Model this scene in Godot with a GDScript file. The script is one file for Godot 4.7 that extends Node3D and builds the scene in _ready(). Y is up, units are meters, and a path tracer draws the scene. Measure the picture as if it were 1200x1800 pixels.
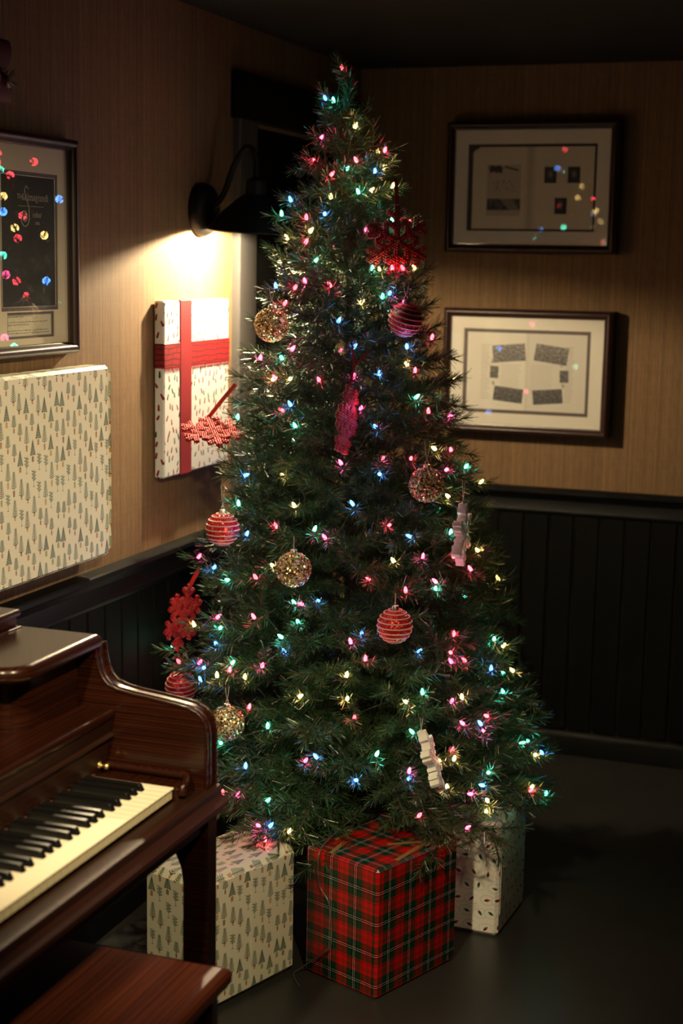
extends Node3D
# A Christmas tree in the corner of a dark panelled room, with an upright piano, wrapped boxes, pictures and a barn-light sconce.

const BASE := Vector3(0.50, 0, 1.35)   # foot of the tree
const TIP := Vector3(0.44, 2.05, 1.36)  # its top
const CEILING := 2.225

# where each mini bulb sits on the tree
const RED_BULBS := [
	Vector3(0.428, 2.048, 1.364), Vector3(0.397, 1.833, 1.453), Vector3(0.502, 1.830, 1.449), Vector3(0.542, 1.858, 1.373), Vector3(0.397, 1.695, 1.502), Vector3(0.399, 1.640, 1.517), Vector3(0.444, 1.797, 1.476), Vector3(0.600, 1.583, 1.471), Vector3(0.619, 1.584, 1.444), Vector3(0.386, 1.536, 1.544), Vector3(0.359, 1.499, 1.543), Vector3(0.482, 1.543, 1.555), Vector3(0.363, 1.328, 1.594), Vector3(0.479, 1.329, 1.614), Vector3(0.395, 1.259, 1.622), Vector3(0.703, 1.257, 1.494), Vector3(0.633, 1.155, 1.608), Vector3(0.684, 1.158, 1.562), Vector3(0.669, 1.350, 1.501), Vector3(0.407, 0.997, 1.690), Vector3(0.366, 0.877, 1.706), Vector3(0.657, 1.015, 1.635), Vector3(0.816, 0.894, 1.485), Vector3(0.706, 0.864, 1.646), Vector3(0.804, 0.757, 1.579), Vector3(0.803, 0.723, 1.597), Vector3(0.635, 0.892, 1.684), Vector3(0.093, 0.610, 1.542), Vector3(0.312, 0.658, 1.737), Vector3(0.640, 0.717, 1.726), Vector3(0.377, 0.588, 1.776), Vector3(0.629, 0.591, 1.763), Vector3(0.372, 0.790, 1.729), Vector3(0.882, 0.567, 1.544), Vector3(0.965, 0.365, 1.449), Vector3(0.776, 0.375, 1.739), Vector3(0.325, 0.384, 1.803), Vector3(0.450, 0.305, 1.847)]
const PINK_BULBS := [
	Vector3(0.404, 1.883, 1.437), Vector3(0.542, 1.670, 1.487), Vector3(0.415, 1.550, 1.550), Vector3(0.612, 1.522, 1.489), Vector3(0.397, 1.396, 1.589), Vector3(0.302, 1.368, 1.547), Vector3(0.559, 1.339, 1.592), Vector3(0.575, 1.268, 1.606), Vector3(0.733, 1.246, 1.428), Vector3(0.548, 1.146, 1.647), Vector3(0.530, 0.981, 1.694), Vector3(0.121, 0.870, 1.504), Vector3(0.746, 1.128, 1.489), Vector3(0.730, 0.936, 1.602), Vector3(0.761, 0.880, 1.583), Vector3(0.607, 0.755, 1.731), Vector3(0.202, 0.649, 1.672), Vector3(0.250, 0.767, 1.676), Vector3(0.402, 0.685, 1.758), Vector3(0.492, 0.835, 1.731), Vector3(0.527, 0.490, 1.808), Vector3(0.808, 0.699, 1.602), Vector3(0.814, 0.613, 1.625), Vector3(0.843, 0.562, 1.611), Vector3(0.874, 0.537, 1.572), Vector3(0.749, 0.470, 1.730), Vector3(0.873, 0.407, 1.630), Vector3(0.867, 0.335, 1.668), Vector3(0.367, 0.389, 1.815), Vector3(0.435, 0.339, 1.839)]
const TEAL_BULBS := [
	Vector3(0.426, 1.968, 1.411), Vector3(0.479, 1.811, 1.468), Vector3(0.516, 1.757, 1.474), Vector3(0.302, 1.707, 1.420), Vector3(0.585, 1.692, 1.431), Vector3(0.432, 1.598, 1.539), Vector3(0.565, 1.581, 1.508), Vector3(0.591, 1.517, 1.513), Vector3(0.376, 1.374, 1.586), Vector3(0.675, 1.293, 1.516), Vector3(0.431, 1.223, 1.638), Vector3(0.772, 1.125, 1.411), Vector3(0.238, 1.223, 1.531), Vector3(0.288, 1.032, 1.633), Vector3(0.499, 0.997, 1.694), Vector3(0.282, 0.862, 1.674), Vector3(0.772, 0.982, 1.522), Vector3(0.760, 0.864, 1.592), Vector3(0.868, 0.728, 1.459), Vector3(0.065, 0.647, 1.532), Vector3(0.268, 0.749, 1.695), Vector3(0.316, 0.679, 1.734), Vector3(0.472, 0.835, 1.735), Vector3(0.486, 0.792, 1.744), Vector3(0.450, 0.757, 1.750), Vector3(0.432, 0.553, 1.792), Vector3(0.304, 0.498, 1.770), Vector3(0.760, 0.638, 1.671), Vector3(0.899, 0.603, 1.469), Vector3(0.680, 0.511, 1.759), Vector3(0.751, 0.556, 1.704), Vector3(0.936, 0.480, 1.451), Vector3(0.894, 0.445, 1.581), Vector3(0.984, 0.327, 1.351), Vector3(0.444, 0.393, 1.827)]
const BLUE_BULBS := [
	Vector3(0.396, 1.980, 1.380), Vector3(0.332, 1.739, 1.434), Vector3(0.444, 1.708, 1.506), Vector3(0.327, 1.536, 1.512), Vector3(0.503, 1.463, 1.571), Vector3(0.542, 1.406, 1.576), Vector3(0.605, 1.347, 1.563), Vector3(0.649, 1.406, 1.499), Vector3(0.413, 1.271, 1.623), Vector3(0.612, 1.230, 1.597), Vector3(0.630, 1.127, 1.617), Vector3(0.291, 1.101, 1.616), Vector3(0.322, 0.969, 1.670), Vector3(0.219, 0.875, 1.624), Vector3(0.583, 1.057, 1.661), Vector3(0.705, 0.986, 1.604), Vector3(0.628, 0.774, 1.715), Vector3(0.740, 0.730, 1.660), Vector3(0.228, 0.650, 1.691), Vector3(0.522, 0.845, 1.726), Vector3(0.460, 0.723, 1.760), Vector3(0.558, 0.502, 1.801), Vector3(0.383, 0.457, 1.805), Vector3(0.648, 0.460, 1.788), Vector3(0.262, 0.711, 1.699), Vector3(0.221, 0.614, 1.696), Vector3(0.874, 0.663, 1.501), Vector3(0.874, 0.551, 1.568), Vector3(0.960, 0.409, 1.289), Vector3(0.748, 0.456, 1.735), Vector3(0.892, 0.419, 1.599), Vector3(0.456, 0.339, 1.839)]
const WARM_BULBS := [
	Vector3(0.485, 1.909, 1.427), Vector3(0.547, 1.817, 1.407), Vector3(0.536, 1.762, 1.454), Vector3(0.455, 1.743, 1.495), Vector3(0.409, 1.666, 1.514), Vector3(0.346, 1.649, 1.487), Vector3(0.570, 1.773, 1.397), Vector3(0.578, 1.584, 1.495), Vector3(0.547, 1.506, 1.545), Vector3(0.348, 1.326, 1.587), Vector3(0.400, 1.331, 1.605), Vector3(0.655, 1.369, 1.508), Vector3(0.726, 1.176, 1.501), Vector3(0.412, 1.114, 1.664), Vector3(0.167, 1.154, 1.482), Vector3(0.449, 1.046, 1.682), Vector3(0.410, 0.911, 1.711), Vector3(0.761, 1.065, 1.498), Vector3(0.678, 0.931, 1.645), Vector3(0.820, 0.931, 1.438), Vector3(0.882, 0.707, 1.432), Vector3(0.164, 0.724, 1.609), Vector3(0.277, 0.639, 1.727), Vector3(0.358, 0.650, 1.756), Vector3(0.499, 0.631, 1.780), Vector3(0.602, 0.681, 1.750), Vector3(0.609, 0.632, 1.757), Vector3(0.734, 0.624, 1.697), Vector3(0.833, 0.619, 1.601), Vector3(0.806, 0.489, 1.680), Vector3(0.831, 0.487, 1.652), Vector3(0.827, 0.428, 1.678), Vector3(0.902, 0.382, 1.601), Vector3(0.900, 0.361, 1.609), Vector3(0.966, 0.370, 1.438), Vector3(0.502, 0.331, 1.842)]

var rng := RandomNumberGenerator.new()
var taken := {}
var M := {}
var twig_spots: Array[Transform3D] = []


# ---------------------------------------------------------------- mesh builder
class MB:
	var v := PackedVector3Array()
	var n := PackedVector3Array()
	var t := PackedVector2Array()
	var c := PackedColorArray()
	var ix := PackedInt32Array()
	var tint := Color.WHITE
	var uvs := 1.0
	var wood := false

	func put(p: Vector3, m: Vector3, uv = null) -> int:
		v.append(p)
		n.append(m)
		c.append(tint)
		if uv == null:
			var a := m.abs()
			if a.y >= a.x and a.y >= a.z:
				uv = Vector2(p.z, p.x) if wood else Vector2(p.x, p.z)
			elif a.x >= a.z:
				uv = Vector2(-p.z * signf(m.x), -p.y)
			else:
				uv = Vector2(p.x * signf(m.z), -p.y)
			uv = uv * uvs
		t.append(uv)
		return v.size() - 1

	func tri(a: Vector3, b: Vector3, d: Vector3) -> void:
		var m := (b - a).cross(d - a)
		if m.length_squared() < 1e-20:
			return
		m = m.normalized()
		var i := put(a, m)
		put(b, m)
		put(d, m)
		ix.append_array([i, i + 2, i + 1])

	func quad(a: Vector3, b: Vector3, d: Vector3, e: Vector3, uv = null) -> void:
		var m := (d - a).cross(e - b)
		if m.length_squared() < 1e-20:
			return
		m = m.normalized()
		var i := put(a, m, uv[0] if uv else null)
		put(b, m, uv[1] if uv else null)
		put(d, m, uv[2] if uv else null)
		put(e, m, uv[3] if uv else null)
		ix.append_array([i, i + 2, i + 1, i, i + 3, i + 2])

	func box(at: Vector3, s: Vector3, bev := 0.0, xf := Transform3D()) -> void:
		var h := s / 2.0
		var p := func(x: float, y: float, z: float, axis: int) -> Vector3:
			var q := Vector3(x * h.x, y * h.y, z * h.z)
			for k in 3:
				if k != axis:
					q[k] -= signf(q[k]) * bev
			return xf * (at + q)
		var P := {}
		for x in [-1, 1]:
			for y in [-1, 1]:
				for z in [-1, 1]:
					for k in 3:
						P[[x, y, z, k]] = p.call(x, y, z, k)
		for k in 3:
			var a: int = (k + 1) % 3
			var b: int = (k + 2) % 3
			for sgn in [-1, 1]:
				var q := []
				for ab in ([[-1, -1], [1, -1], [1, 1], [-1, 1]] if sgn > 0 else [[-1, -1], [-1, 1], [1, 1], [1, -1]]):
					var co := [0, 0, 0]
					co[k] = sgn
					co[a] = ab[0]
					co[b] = ab[1]
					q.append(P[[co[0], co[1], co[2], k]])
				quad(q[0], q[1], q[2], q[3])
		if bev <= 0.0:
			return
		for k in 3:  # edges along axis k
			var a: int = (k + 1) % 3
			var b: int = (k + 2) % 3
			for sa in [-1, 1]:
				for sb in [-1, 1]:
					var lo := [0, 0, 0]
					lo[k] = -1
					lo[a] = sa
					lo[b] = sb
					var hi := lo.duplicate()
					hi[k] = 1
					var q := [P[[lo[0], lo[1], lo[2], a]], P[[lo[0], lo[1], lo[2], b]], P[[hi[0], hi[1], hi[2], b]], P[[hi[0], hi[1], hi[2], a]]]
					if sa * sb > 0:
						q.reverse()
					quad(q[3], q[2], q[1], q[0])
		for x in [-1, 1]:
			for y in [-1, 1]:
				for z in [-1, 1]:
					if x * y * z > 0:
						tri(P[[x, y, z, 0]], P[[x, y, z, 1]], P[[x, y, z, 2]])
					else:
						tri(P[[x, y, z, 0]], P[[x, y, z, 2]], P[[x, y, z, 1]])

	func grid(rows: Array, close_row := false, close_col := false, flip := false) -> void:
		var R := rows.size()
		var K: int = rows[0].size()
		var acc := []
		for i in R:
			var line := PackedVector3Array()
			line.resize(K)
			acc.append(line)
		var faces := []
		for i in (R if close_col else R - 1):
			for j in (K if close_row else K - 1):
				var i2 := (i + 1) % R
				var j2 := (j + 1) % K
				var m: Vector3 = (rows[i2][j2] - rows[i][j]).cross(rows[i][j2] - rows[i2][j])
				if flip:
					m = -m
				if m.length_squared() < 1e-24:
					continue
				acc[i][j] += m
				acc[i2][j] += m
				acc[i2][j2] += m
				acc[i][j2] += m
				faces.append([i, j, i2, j2])
		var base := v.size()
		for i in R:
			for j in K:
				put(rows[i][j], acc[i][j].normalized() if acc[i][j].length_squared() > 0.0 else Vector3.UP)
		for f in faces:
			var a: int = base + f[0] * K + f[1]
			var b: int = base + f[2] * K + f[1]
			var d: int = base + f[2] * K + f[3]
			var e: int = base + f[0] * K + f[3]
			if flip:
				ix.append_array([a, b, d, a, d, e])
			else:
				ix.append_array([a, d, b, a, e, d])

	func lathe(prof: Array, seg: int, xf := Transform3D()) -> void:  # prof: Vector2(radius, height), going up; a repeated point makes a sharp edge
		var rows := []
		for p in prof:
			var row := PackedVector3Array()
			for j in seg:
				var a := TAU * j / seg
				row.append(xf * Vector3(p.x * cos(a), p.y, p.x * sin(a)))
			rows.append(row)
		grid(rows, true)

	func tube(path: Array, r: float, seg := 6, closed := false, radii = null) -> void:
		var rows := []
		var side := Vector3.ZERO
		var L := path.size()
		for i in L:
			var a: Vector3 = path[(i - 1 + L) % L] if closed or i > 0 else path[i]
			var b: Vector3 = path[(i + 1) % L] if closed or i < L - 1 else path[i]
			var d := (b - a).normalized()
			if side == Vector3.ZERO:
				side = d.cross(Vector3.UP if absf(d.y) < 0.9 else Vector3.RIGHT).normalized()
			side = (side - d * side.dot(d)).normalized()
			var o := d.cross(side)
			var row := PackedVector3Array()
			var rr: float = r if radii == null else radii[i]
			for j in seg:
				var q := TAU * j / seg
				row.append(path[i] + (side * cos(q) - o * sin(q)) * rr)
			rows.append(row)
		grid(rows, true, closed)
		if not closed:
			for k in [0, L - 1]:
				var row: PackedVector3Array = rows[k]
				for j in range(1, seg - 1):
					if k == 0:
						tri(row[0], row[j], row[j + 1])
					else:
						tri(row[0], row[j + 1], row[j])

	func extrude(poly: Array, depth: float, xf := Transform3D(), ch := 0.0) -> void:  # poly counter-clockwise in local x, y; runs along local +z
		var pts := PackedVector2Array(poly)
		if Geometry2D.is_polygon_clockwise(pts):
			pts.reverse()
		var N := pts.size()
		var ins := PackedVector2Array()
		for i in N:
			var a := pts[i] - pts[(i - 1 + N) % N]
			var b := pts[(i + 1) % N] - pts[i]
			var na := Vector2(-a.y, a.x).normalized()
			var nb := Vector2(-b.y, b.x).normalized()
			var m := (na + nb).normalized()
			ins.append(pts[i] + m * ch / maxf(m.dot(na), 0.4))
		var tr := Geometry2D.triangulate_polygon(ins)
		for k in range(0, tr.size(), 3):
			var a := ins[tr[k]]
			var b := ins[tr[k + 1]]
			var d := ins[tr[k + 2]]
			if (b - a).cross(d - a) < 0:
				var s := b
				b = d
				d = s
			tri(xf * Vector3(a.x, a.y, depth), xf * Vector3(b.x, b.y, depth), xf * Vector3(d.x, d.y, depth))
			tri(xf * Vector3(a.x, a.y, 0), xf * Vector3(d.x, d.y, 0), xf * Vector3(b.x, b.y, 0))
		var nor := PackedVector2Array()
		for i in N:
			var e := pts[(i + 1) % N] - pts[i]
			nor.append(Vector2(e.y, -e.x).normalized())
		for i in N:
			var j := (i + 1) % N
			var ni := nor[i]
			if nor[(i - 1 + N) % N].dot(ni) > 0.8:
				ni = (ni + nor[(i - 1 + N) % N]).normalized()
			var nj := nor[i]
			if nor[j].dot(nj) > 0.8:
				nj = (nj + nor[j]).normalized()
			var A := [xf * Vector3(pts[i].x, pts[i].y, ch), xf * Vector3(pts[j].x, pts[j].y, ch), xf * Vector3(pts[j].x, pts[j].y, depth - ch), xf * Vector3(pts[i].x, pts[i].y, depth - ch)]
			var b := put(A[0], xf.basis * Vector3(ni.x, ni.y, 0))
			put(A[1], xf.basis * Vector3(nj.x, nj.y, 0))
			put(A[2], xf.basis * Vector3(nj.x, nj.y, 0))
			put(A[3], xf.basis * Vector3(ni.x, ni.y, 0))
			ix.append_array([b, b + 2, b + 1, b, b + 3, b + 2])
			if ch > 0.0:
				quad(A[3], A[2], xf * Vector3(ins[j].x, ins[j].y, depth), xf * Vector3(ins[i].x, ins[i].y, depth))
				quad(A[1], A[0], xf * Vector3(ins[i].x, ins[i].y, 0), xf * Vector3(ins[j].x, ins[j].y, 0))

	func bead(at: Vector3, r: float) -> void:
		var rows := []
		for i in 4:
			var a := PI * (i / 3.0 - 0.5)
			var row := PackedVector3Array()
			for j in 6:
				row.append(at + Vector3(cos(a) * cos(TAU * j / 6), sin(a), cos(a) * sin(TAU * j / 6)) * r)
			rows.append(row)
		grid(rows, true)

	func surface_on(m: ArrayMesh, mat: Material, off := Vector3.ZERO) -> ArrayMesh:
		var q := v
		if off != Vector3.ZERO:
			q = Transform3D(Basis(), off) * v
		var a := []
		a.resize(Mesh.ARRAY_MAX)
		a[Mesh.ARRAY_VERTEX] = q
		a[Mesh.ARRAY_NORMAL] = n
		a[Mesh.ARRAY_TEX_UV] = t
		a[Mesh.ARRAY_COLOR] = c
		a[Mesh.ARRAY_INDEX] = ix
		m.add_surface_from_arrays(Mesh.PRIMITIVE_TRIANGLES, a)
		m.surface_set_material(m.get_surface_count() - 1, mat)
		return m

	func mesh(mat: Material, off := Vector3.ZERO) -> ArrayMesh:
		return surface_on(ArrayMesh.new(), mat, off)


# ---------------------------------------------------------------- scene tree helpers
func numbered(called: String) -> String:
	var k: int = taken.get(called, 0)
	taken[called] = k + 1
	return called if k == 0 else "%s_%03d" % [called, k]


func tag(o: Node3D, label: String, category: String, group := "") -> Node3D:
	o.set_meta("label", label)
	o.set_meta("category", category)
	if group:
		o.set_meta("group", group)
	return o


func thing(called: String, label: String, category: String, at := Vector3.ZERO, turn := 0.0, group := "") -> Node3D:
	var o := Node3D.new()
	o.name = numbered(called)
	add_child(o)
	o.position = at
	o.rotation.y = turn
	tag(o, label, category, group)
	return o


func put_mesh(called: String, mesh: Mesh, parent: Node3D) -> MeshInstance3D:
	var o := MeshInstance3D.new()
	o.mesh = mesh
	o.name = numbered(called) if parent == self else called
	parent.add_child(o, true)
	return o


func part(called: String, mb: MB, mat: Material, parent: Node3D, off := Vector3.ZERO) -> MeshInstance3D:
	return put_mesh(called, mb.mesh(mat, off), parent)


func struct(called: String, mb: MB, mat: Material) -> MeshInstance3D:
	var o := put_mesh(called, mb.mesh(mat), self)
	o.set_meta("kind", "structure")
	return o


func block(at: Vector3, s: Vector3, bev := 0.0, wood := false) -> MB:
	var m := MB.new()
	m.wood = wood
	m.box(at, s, bev)
	return m


func span(a: Vector3, b: Vector3, bev := 0.0, wood := false) -> MB:
	return block((a + b) / 2.0, (b - a).abs(), bev, wood)


# ---------------------------------------------------------------- materials and textures
func flat(c: Color, rough := 0.6, metal := 0.0) -> StandardMaterial3D:  # c: linear base colour
	var m := StandardMaterial3D.new()
	m.albedo_color = c.linear_to_srgb()
	m.roughness = rough
	m.metallic = metal
	return m


func tinted(rough := 0.5, metal := 0.0) -> StandardMaterial3D:
	var m := StandardMaterial3D.new()
	m.vertex_color_use_as_albedo = true
	m.roughness = rough
	m.metallic = metal
	return m


func pictured(im: Image, tile: Vector2, rough := 0.6) -> StandardMaterial3D:
	var m := StandardMaterial3D.new()
	m.albedo_texture = ImageTexture.create_from_image(im)
	m.uv1_scale = Vector3(1.0 / tile.x, 1.0 / tile.y, 1)
	m.roughness = rough
	return m


func canvas(w: int, h: int, c: Color) -> Image:
	var im := Image.create(w, h, false, Image.FORMAT_RGB8)
	im.fill(c)
	return im


func dab(im: Image, x: float, y: float, r: float, c: Color, keep := 0.0) -> void:
	var w := im.get_width()
	var h := im.get_height()
	for j in range(floori(y - r), ceili(y + r) + 1):
		for i in range(floori(x - r), ceili(x + r) + 1):
			var d := Vector2(i - x, j - y).length()
			var a := clampf(r - d + 0.5, 0, 1) * (1.0 - keep)
			if a > 0.0:
				var px := posmod(i, w)
				var py := posmod(j, h)
				im.set_pixel(px, py, im.get_pixel(px, py).lerp(c, a))


func stroke(im: Image, a: Vector2, b: Vector2, r: float, c: Color, r2 := -1.0, keep := 0.0) -> void:
	var steps := maxi(1, int(a.distance_to(b) / maxf(r * 0.7, 0.6)))
	for k in steps + 1:
		var f := float(k) / steps
		var p := a.lerp(b, f)
		dab(im, p.x, p.y, r if r2 < 0 else lerpf(r, r2, f), c, keep)


func patch(im: Image, pts: Array, c: Color) -> void:  # fills a convex or concave polygon, wrapping at the edges
	var poly := PackedVector2Array(pts)
	var lo := poly[0]
	var hi := poly[0]
	for p in poly:
		lo = lo.min(p)
		hi = hi.max(p)
	for y in range(floori(lo.y), ceili(hi.y)):
		for x in range(floori(lo.x), ceili(hi.x)):
			if Geometry2D.is_point_in_polygon(Vector2(x + 0.5, y + 0.5), poly):
				im.set_pixel(posmod(x, im.get_width()), posmod(y, im.get_height()), c)


func grasscloth() -> Image:
	var S := 512
	var r := RandomNumberGenerator.new()
	r.seed = 11
	var cols := PackedFloat32Array()
	var x := 0
	while x < S:
		var w := r.randi_range(2, 6)
		var val := r.randf_range(0.80, 1.0)
		for k in w:
			cols.append(val * (1.0 if k > 0 else 0.86))
		x += w
	var no := FastNoiseLite.new()
	no.seed = 5
	no.frequency = 0.02
	var data := PackedByteArray()
	data.resize(S * S * 3)
	for y in S:
		var weft := 0.94 + 0.06 * sin(y * 1.6) + r.randf_range(-0.03, 0.03)
		for i in S:
			var g := cols[i] * weft * (1.0 + 0.10 * no.get_noise_2d(i * 3.0, y * 0.5)) + r.randf_range(-0.03, 0.03)
			var at := (y * S + i) * 3
			data[at] = int(clampf(g * 142, 0, 255))
			data[at + 1] = int(clampf(g * 109, 0, 255))
			data[at + 2] = int(clampf(g * 72, 0, 255))
	return Image.create_from_data(S, S, false, Image.FORMAT_RGB8, data)


func mahogany() -> Image:
	var S := 512
	var no := FastNoiseLite.new()
	no.seed = 3
	no.frequency = 0.012
	no.fractal_octaves = 4
	var r := RandomNumberGenerator.new()
	r.seed = 4
	var data := PackedByteArray()
	data.resize(S * S * 3)
	for y in S:
		for x in S:
			var fold := minf(x, S - x) * 0.22
			var g := 0.8 + 0.32 * no.get_noise_2d(fold, y * 4.2) + 0.14 * sin(y * 0.55 + 6.0 * no.get_noise_2d(fold * 0.6, y * 0.9)) + r.randf_range(-0.05, 0.05)
			var at := (y * S + x) * 3
			data[at] = int(clampf(g * 92, 0, 255))
			data[at + 1] = int(clampf(g * 48, 0, 255))
			data[at + 2] = int(clampf(g * 29, 0, 255))
	return Image.create_from_data(S, S, false, Image.FORMAT_RGB8, data)


func pot(im: Image, x: float, y: float, w: float, h: float, c: Color, taper: float) -> void:
	patch(im, [Vector2(x - w, y), Vector2(x + w, y), Vector2(x + w * taper, y + h), Vector2(x - w * taper, y + h)], c)


func tree_paper() -> Image:
	var W := 840
	var H := 840
	var im := canvas(W, H, Color(0.865, 0.845, 0.76))
	var r := RandomNumberGenerator.new()
	r.seed = 21
	var green := [Color(0.20, 0.30, 0.20), Color(0.26, 0.36, 0.26), Color(0.18, 0.26, 0.19)]
	var pots := [Color(0.66, 0.50, 0.33), Color(0.70, 0.55, 0.44), Color(0.58, 0.45, 0.30), Color(0.74, 0.62, 0.42), Color(0.60, 0.62, 0.42)]
	var n := 0
	for col in 12:
		var y := r.randf_range(0, 60) + (col % 3) * 55
		for row in 5:
			var x := col * 70.0 + 35 + r.randf_range(-8, 8)
			var y0 := y + row * 168.0
			var g: Color = green[r.randi() % 3]
			var pc: Color = pots[r.randi() % 5]
			var kind := (n + r.randi() % 3) % 5
			n += 1
			if kind == 0:  # bushy little fir in a square pot
				for k in 9:
					var yy := y0 + 8 + k * 9.5
					var half := 4.0 + k * 3.1
					for s in [-1, 1]:
						stroke(im, Vector2(x, yy), Vector2(x + s * half, yy + 9), 2.6, g, 1.6)
						stroke(im, Vector2(x + s * half * 0.5, yy + 3), Vector2(x + s * (half + 3), yy + 2), 2.2, g, 1.4)
				stroke(im, Vector2(x, y0), Vector2(x, y0 + 102), 2.0, g)
				pot(im, x, y0 + 100, 12, 32, pc, 0.95)
			elif kind == 1 or kind == 3:  # tall sprig with paired upward leaves
				var tall := 118.0 if kind == 1 else 104.0
				stroke(im, Vector2(x, y0), Vector2(x, y0 + tall), 1.3, g)
				for k in 9:
					var yy := y0 + 12 + k * 11.0
					var half := 9.0 + k * 2.1
					for s in [-1, 1]:
						stroke(im, Vector2(x, yy + 4), Vector2(x + s * half, yy - 7), 1.9, g, 2.3)
				if kind == 1:
					pot(im, x, y0 + tall - 2, 12, 36, pc, 0.7)
				else:
					pot(im, x, y0 + tall - 2, 10, 24, pc, 0.75)
					pot(im, x, y0 + tall - 6, 11, 8, Color(0.34, 0.25, 0.18), 0.9)
			elif kind == 2:  # twig on a stand
				stroke(im, Vector2(x, y0 + 10), Vector2(x, y0 + 112), 1.3, g)
				stroke(im, Vector2(x - 8, y0 + 112), Vector2(x + 8, y0 + 112), 1.6, g)
				for k in 6:
					var yy := y0 + 22 + k * 10.0
					var s := 1 if k % 2 else -1
					stroke(im, Vector2(x, yy + 4), Vector2(x + s * 21, yy - 6), 2.2, g, 2.8)
					stroke(im, Vector2(x, yy + 6), Vector2(x - s * 14, yy - 3), 1.8, g)
			else:
				stroke(im, Vector2(x, y0 + 8), Vector2(x, y0 + 92), 1.4, g)
				for k in 7:
					var yy := y0 + 18 + k * 9.5
					for s in [-1, 1]:
						stroke(im, Vector2(x, yy + 5), Vector2(x + s * (12 + k * 2), yy - 5), 2.0, g, 2.4)
				pot(im, x, y0 + 90, 8, 26, Color(0.62, 0.42, 0.32), 0.8)
			if r.randf() < 0.6:
				dab(im, x + 34, y0 + 40 + r.randf() * 60, 5.0, Color(0.80, 0.76, 0.60), 0.3)
	return im


func sprinkle_paper() -> Image:
	var im := canvas(512, 512, Color(0.82, 0.815, 0.80))
	var r := RandomNumberGenerator.new()
	r.seed = 8
	for gx in 13:
		for gy in 13:
			var p := Vector2(gx * 39.4 + r.randf_range(5, 34), gy * 39.4 + r.randf_range(5, 34))
			var a := r.randf_range(0.9, 2.3)
			var d := Vector2(cos(a), sin(a)) * r.randf_range(6, 9)
			var c := Color(0.45, 0.05, 0.07) if r.randf() < 0.55 else Color(0.05, 0.24, 0.13)
			stroke(im, p - d, p + d, 3.4, c, 4.6)
	return im


func bulb_paper() -> Image:
	var im := canvas(512, 512, Color(0.91, 0.90, 0.87))
	var r := RandomNumberGenerator.new()
	r.seed = 15
	var spots := []
	for gx in 6:
		for gy in 6:
			spots.append(Vector2(gx * 85.3 + 42 + (42 if gy % 2 else 0) + r.randf_range(-10, 10), gy * 85.3 + 42 + r.randf_range(-10, 10)))
	for p in spots:  # thin looping flex
		var last := Vector2(p.x + 45, p.y)
		for k in 25:
			var a := TAU * k / 24.0 + 0.5
			var q: Vector2 = p + Vector2(cos(a) * 44, sin(a) * 30)
			if k > 0 and k < 20:
				stroke(im, last, q, 0.9, Color(0.70, 0.68, 0.62))
			last = q
	for i in spots.size():
		var p: Vector2 = spots[i]
		var a := r.randf_range(0, TAU)
		var d := Vector2(cos(a), sin(a))
		var c := Color(0.55, 0.09, 0.11) if i % 2 else Color(0.08, 0.28, 0.15)
		stroke(im, p - d * 4, p + d * 14, 9.0, c, 3.0)
		stroke(im, p - d * 16, p - d * 10, 5.0, Color(0.07, 0.08, 0.07))
	return im


func tartan() -> Image:
	var S := 272
	var red := Color(0.68, 0.04, 0.045)
	var green := Color(0.03, 0.17, 0.10)
	var black := Color(0.03, 0.03, 0.04)
	var white := Color(0.86, 0.84, 0.80)
	var sett := []
	for run in [[red, 30], [green, 6], [red, 10], [green, 6], [red, 30], [green, 52], [black, 16], [white, 4], [black, 14], [white, 4], [black, 16], [green, 52], [red, 12], [black, 6], [red, 14]]:
		for k in run[1]:
			sett.append(run[0])
	while sett.size() < S:
		sett.append(red)
	var im := canvas(S, S, red)
	for y in S:
		for x in S:
			var a: Color = sett[x]
			var b: Color = sett[y]
			im.set_pixel(x, y, a if (x / 2 + y / 2) % 2 == 0 else b)
	im.resize(544, 544, Image.INTERPOLATE_BILINEAR)
	return im


func mesh_ribbon() -> Image:
	var im := canvas(512, 96, Color(0.50, 0.05, 0.08))
	var r := RandomNumberGenerator.new()
	r.seed = 6
	for k in 5:
		var y := 6.0 + k * 21
		for x in range(0, 512, 8):
			stroke(im, Vector2(x, y + 2 * sin(x * 0.05 + k)), Vector2(x + 8, y + 2 * sin((x + 8) * 0.05 + k)), 2.2, Color(0.26, 0.02, 0.03))
		var x := r.randf_range(0, 50)
		while x < 512:
			stroke(im, Vector2(x, y), Vector2(x + r.randf_range(-6, 6), y + 20), 1.8, Color(0.28, 0.02, 0.03))
			x += r.randf_range(36, 72)
	return im


func book_page(im: Image, x0: int, y0: int, x1: int, y1: int, r: RandomNumberGenerator, base: float) -> void:  # a printed photograph: soft grey mottling
	var no := FastNoiseLite.new()
	no.seed = r.randi()
	no.frequency = 0.05
	for y in range(y0, y1):
		for x in range(x0, x1):
			var g := clampf(base + 0.22 * no.get_noise_2d(x, y) + (y1 - y) * 0.0012, 0.05, 0.9)
			im.set_pixel(x, y, Color(g, g * 0.97, g * 0.92))


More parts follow.
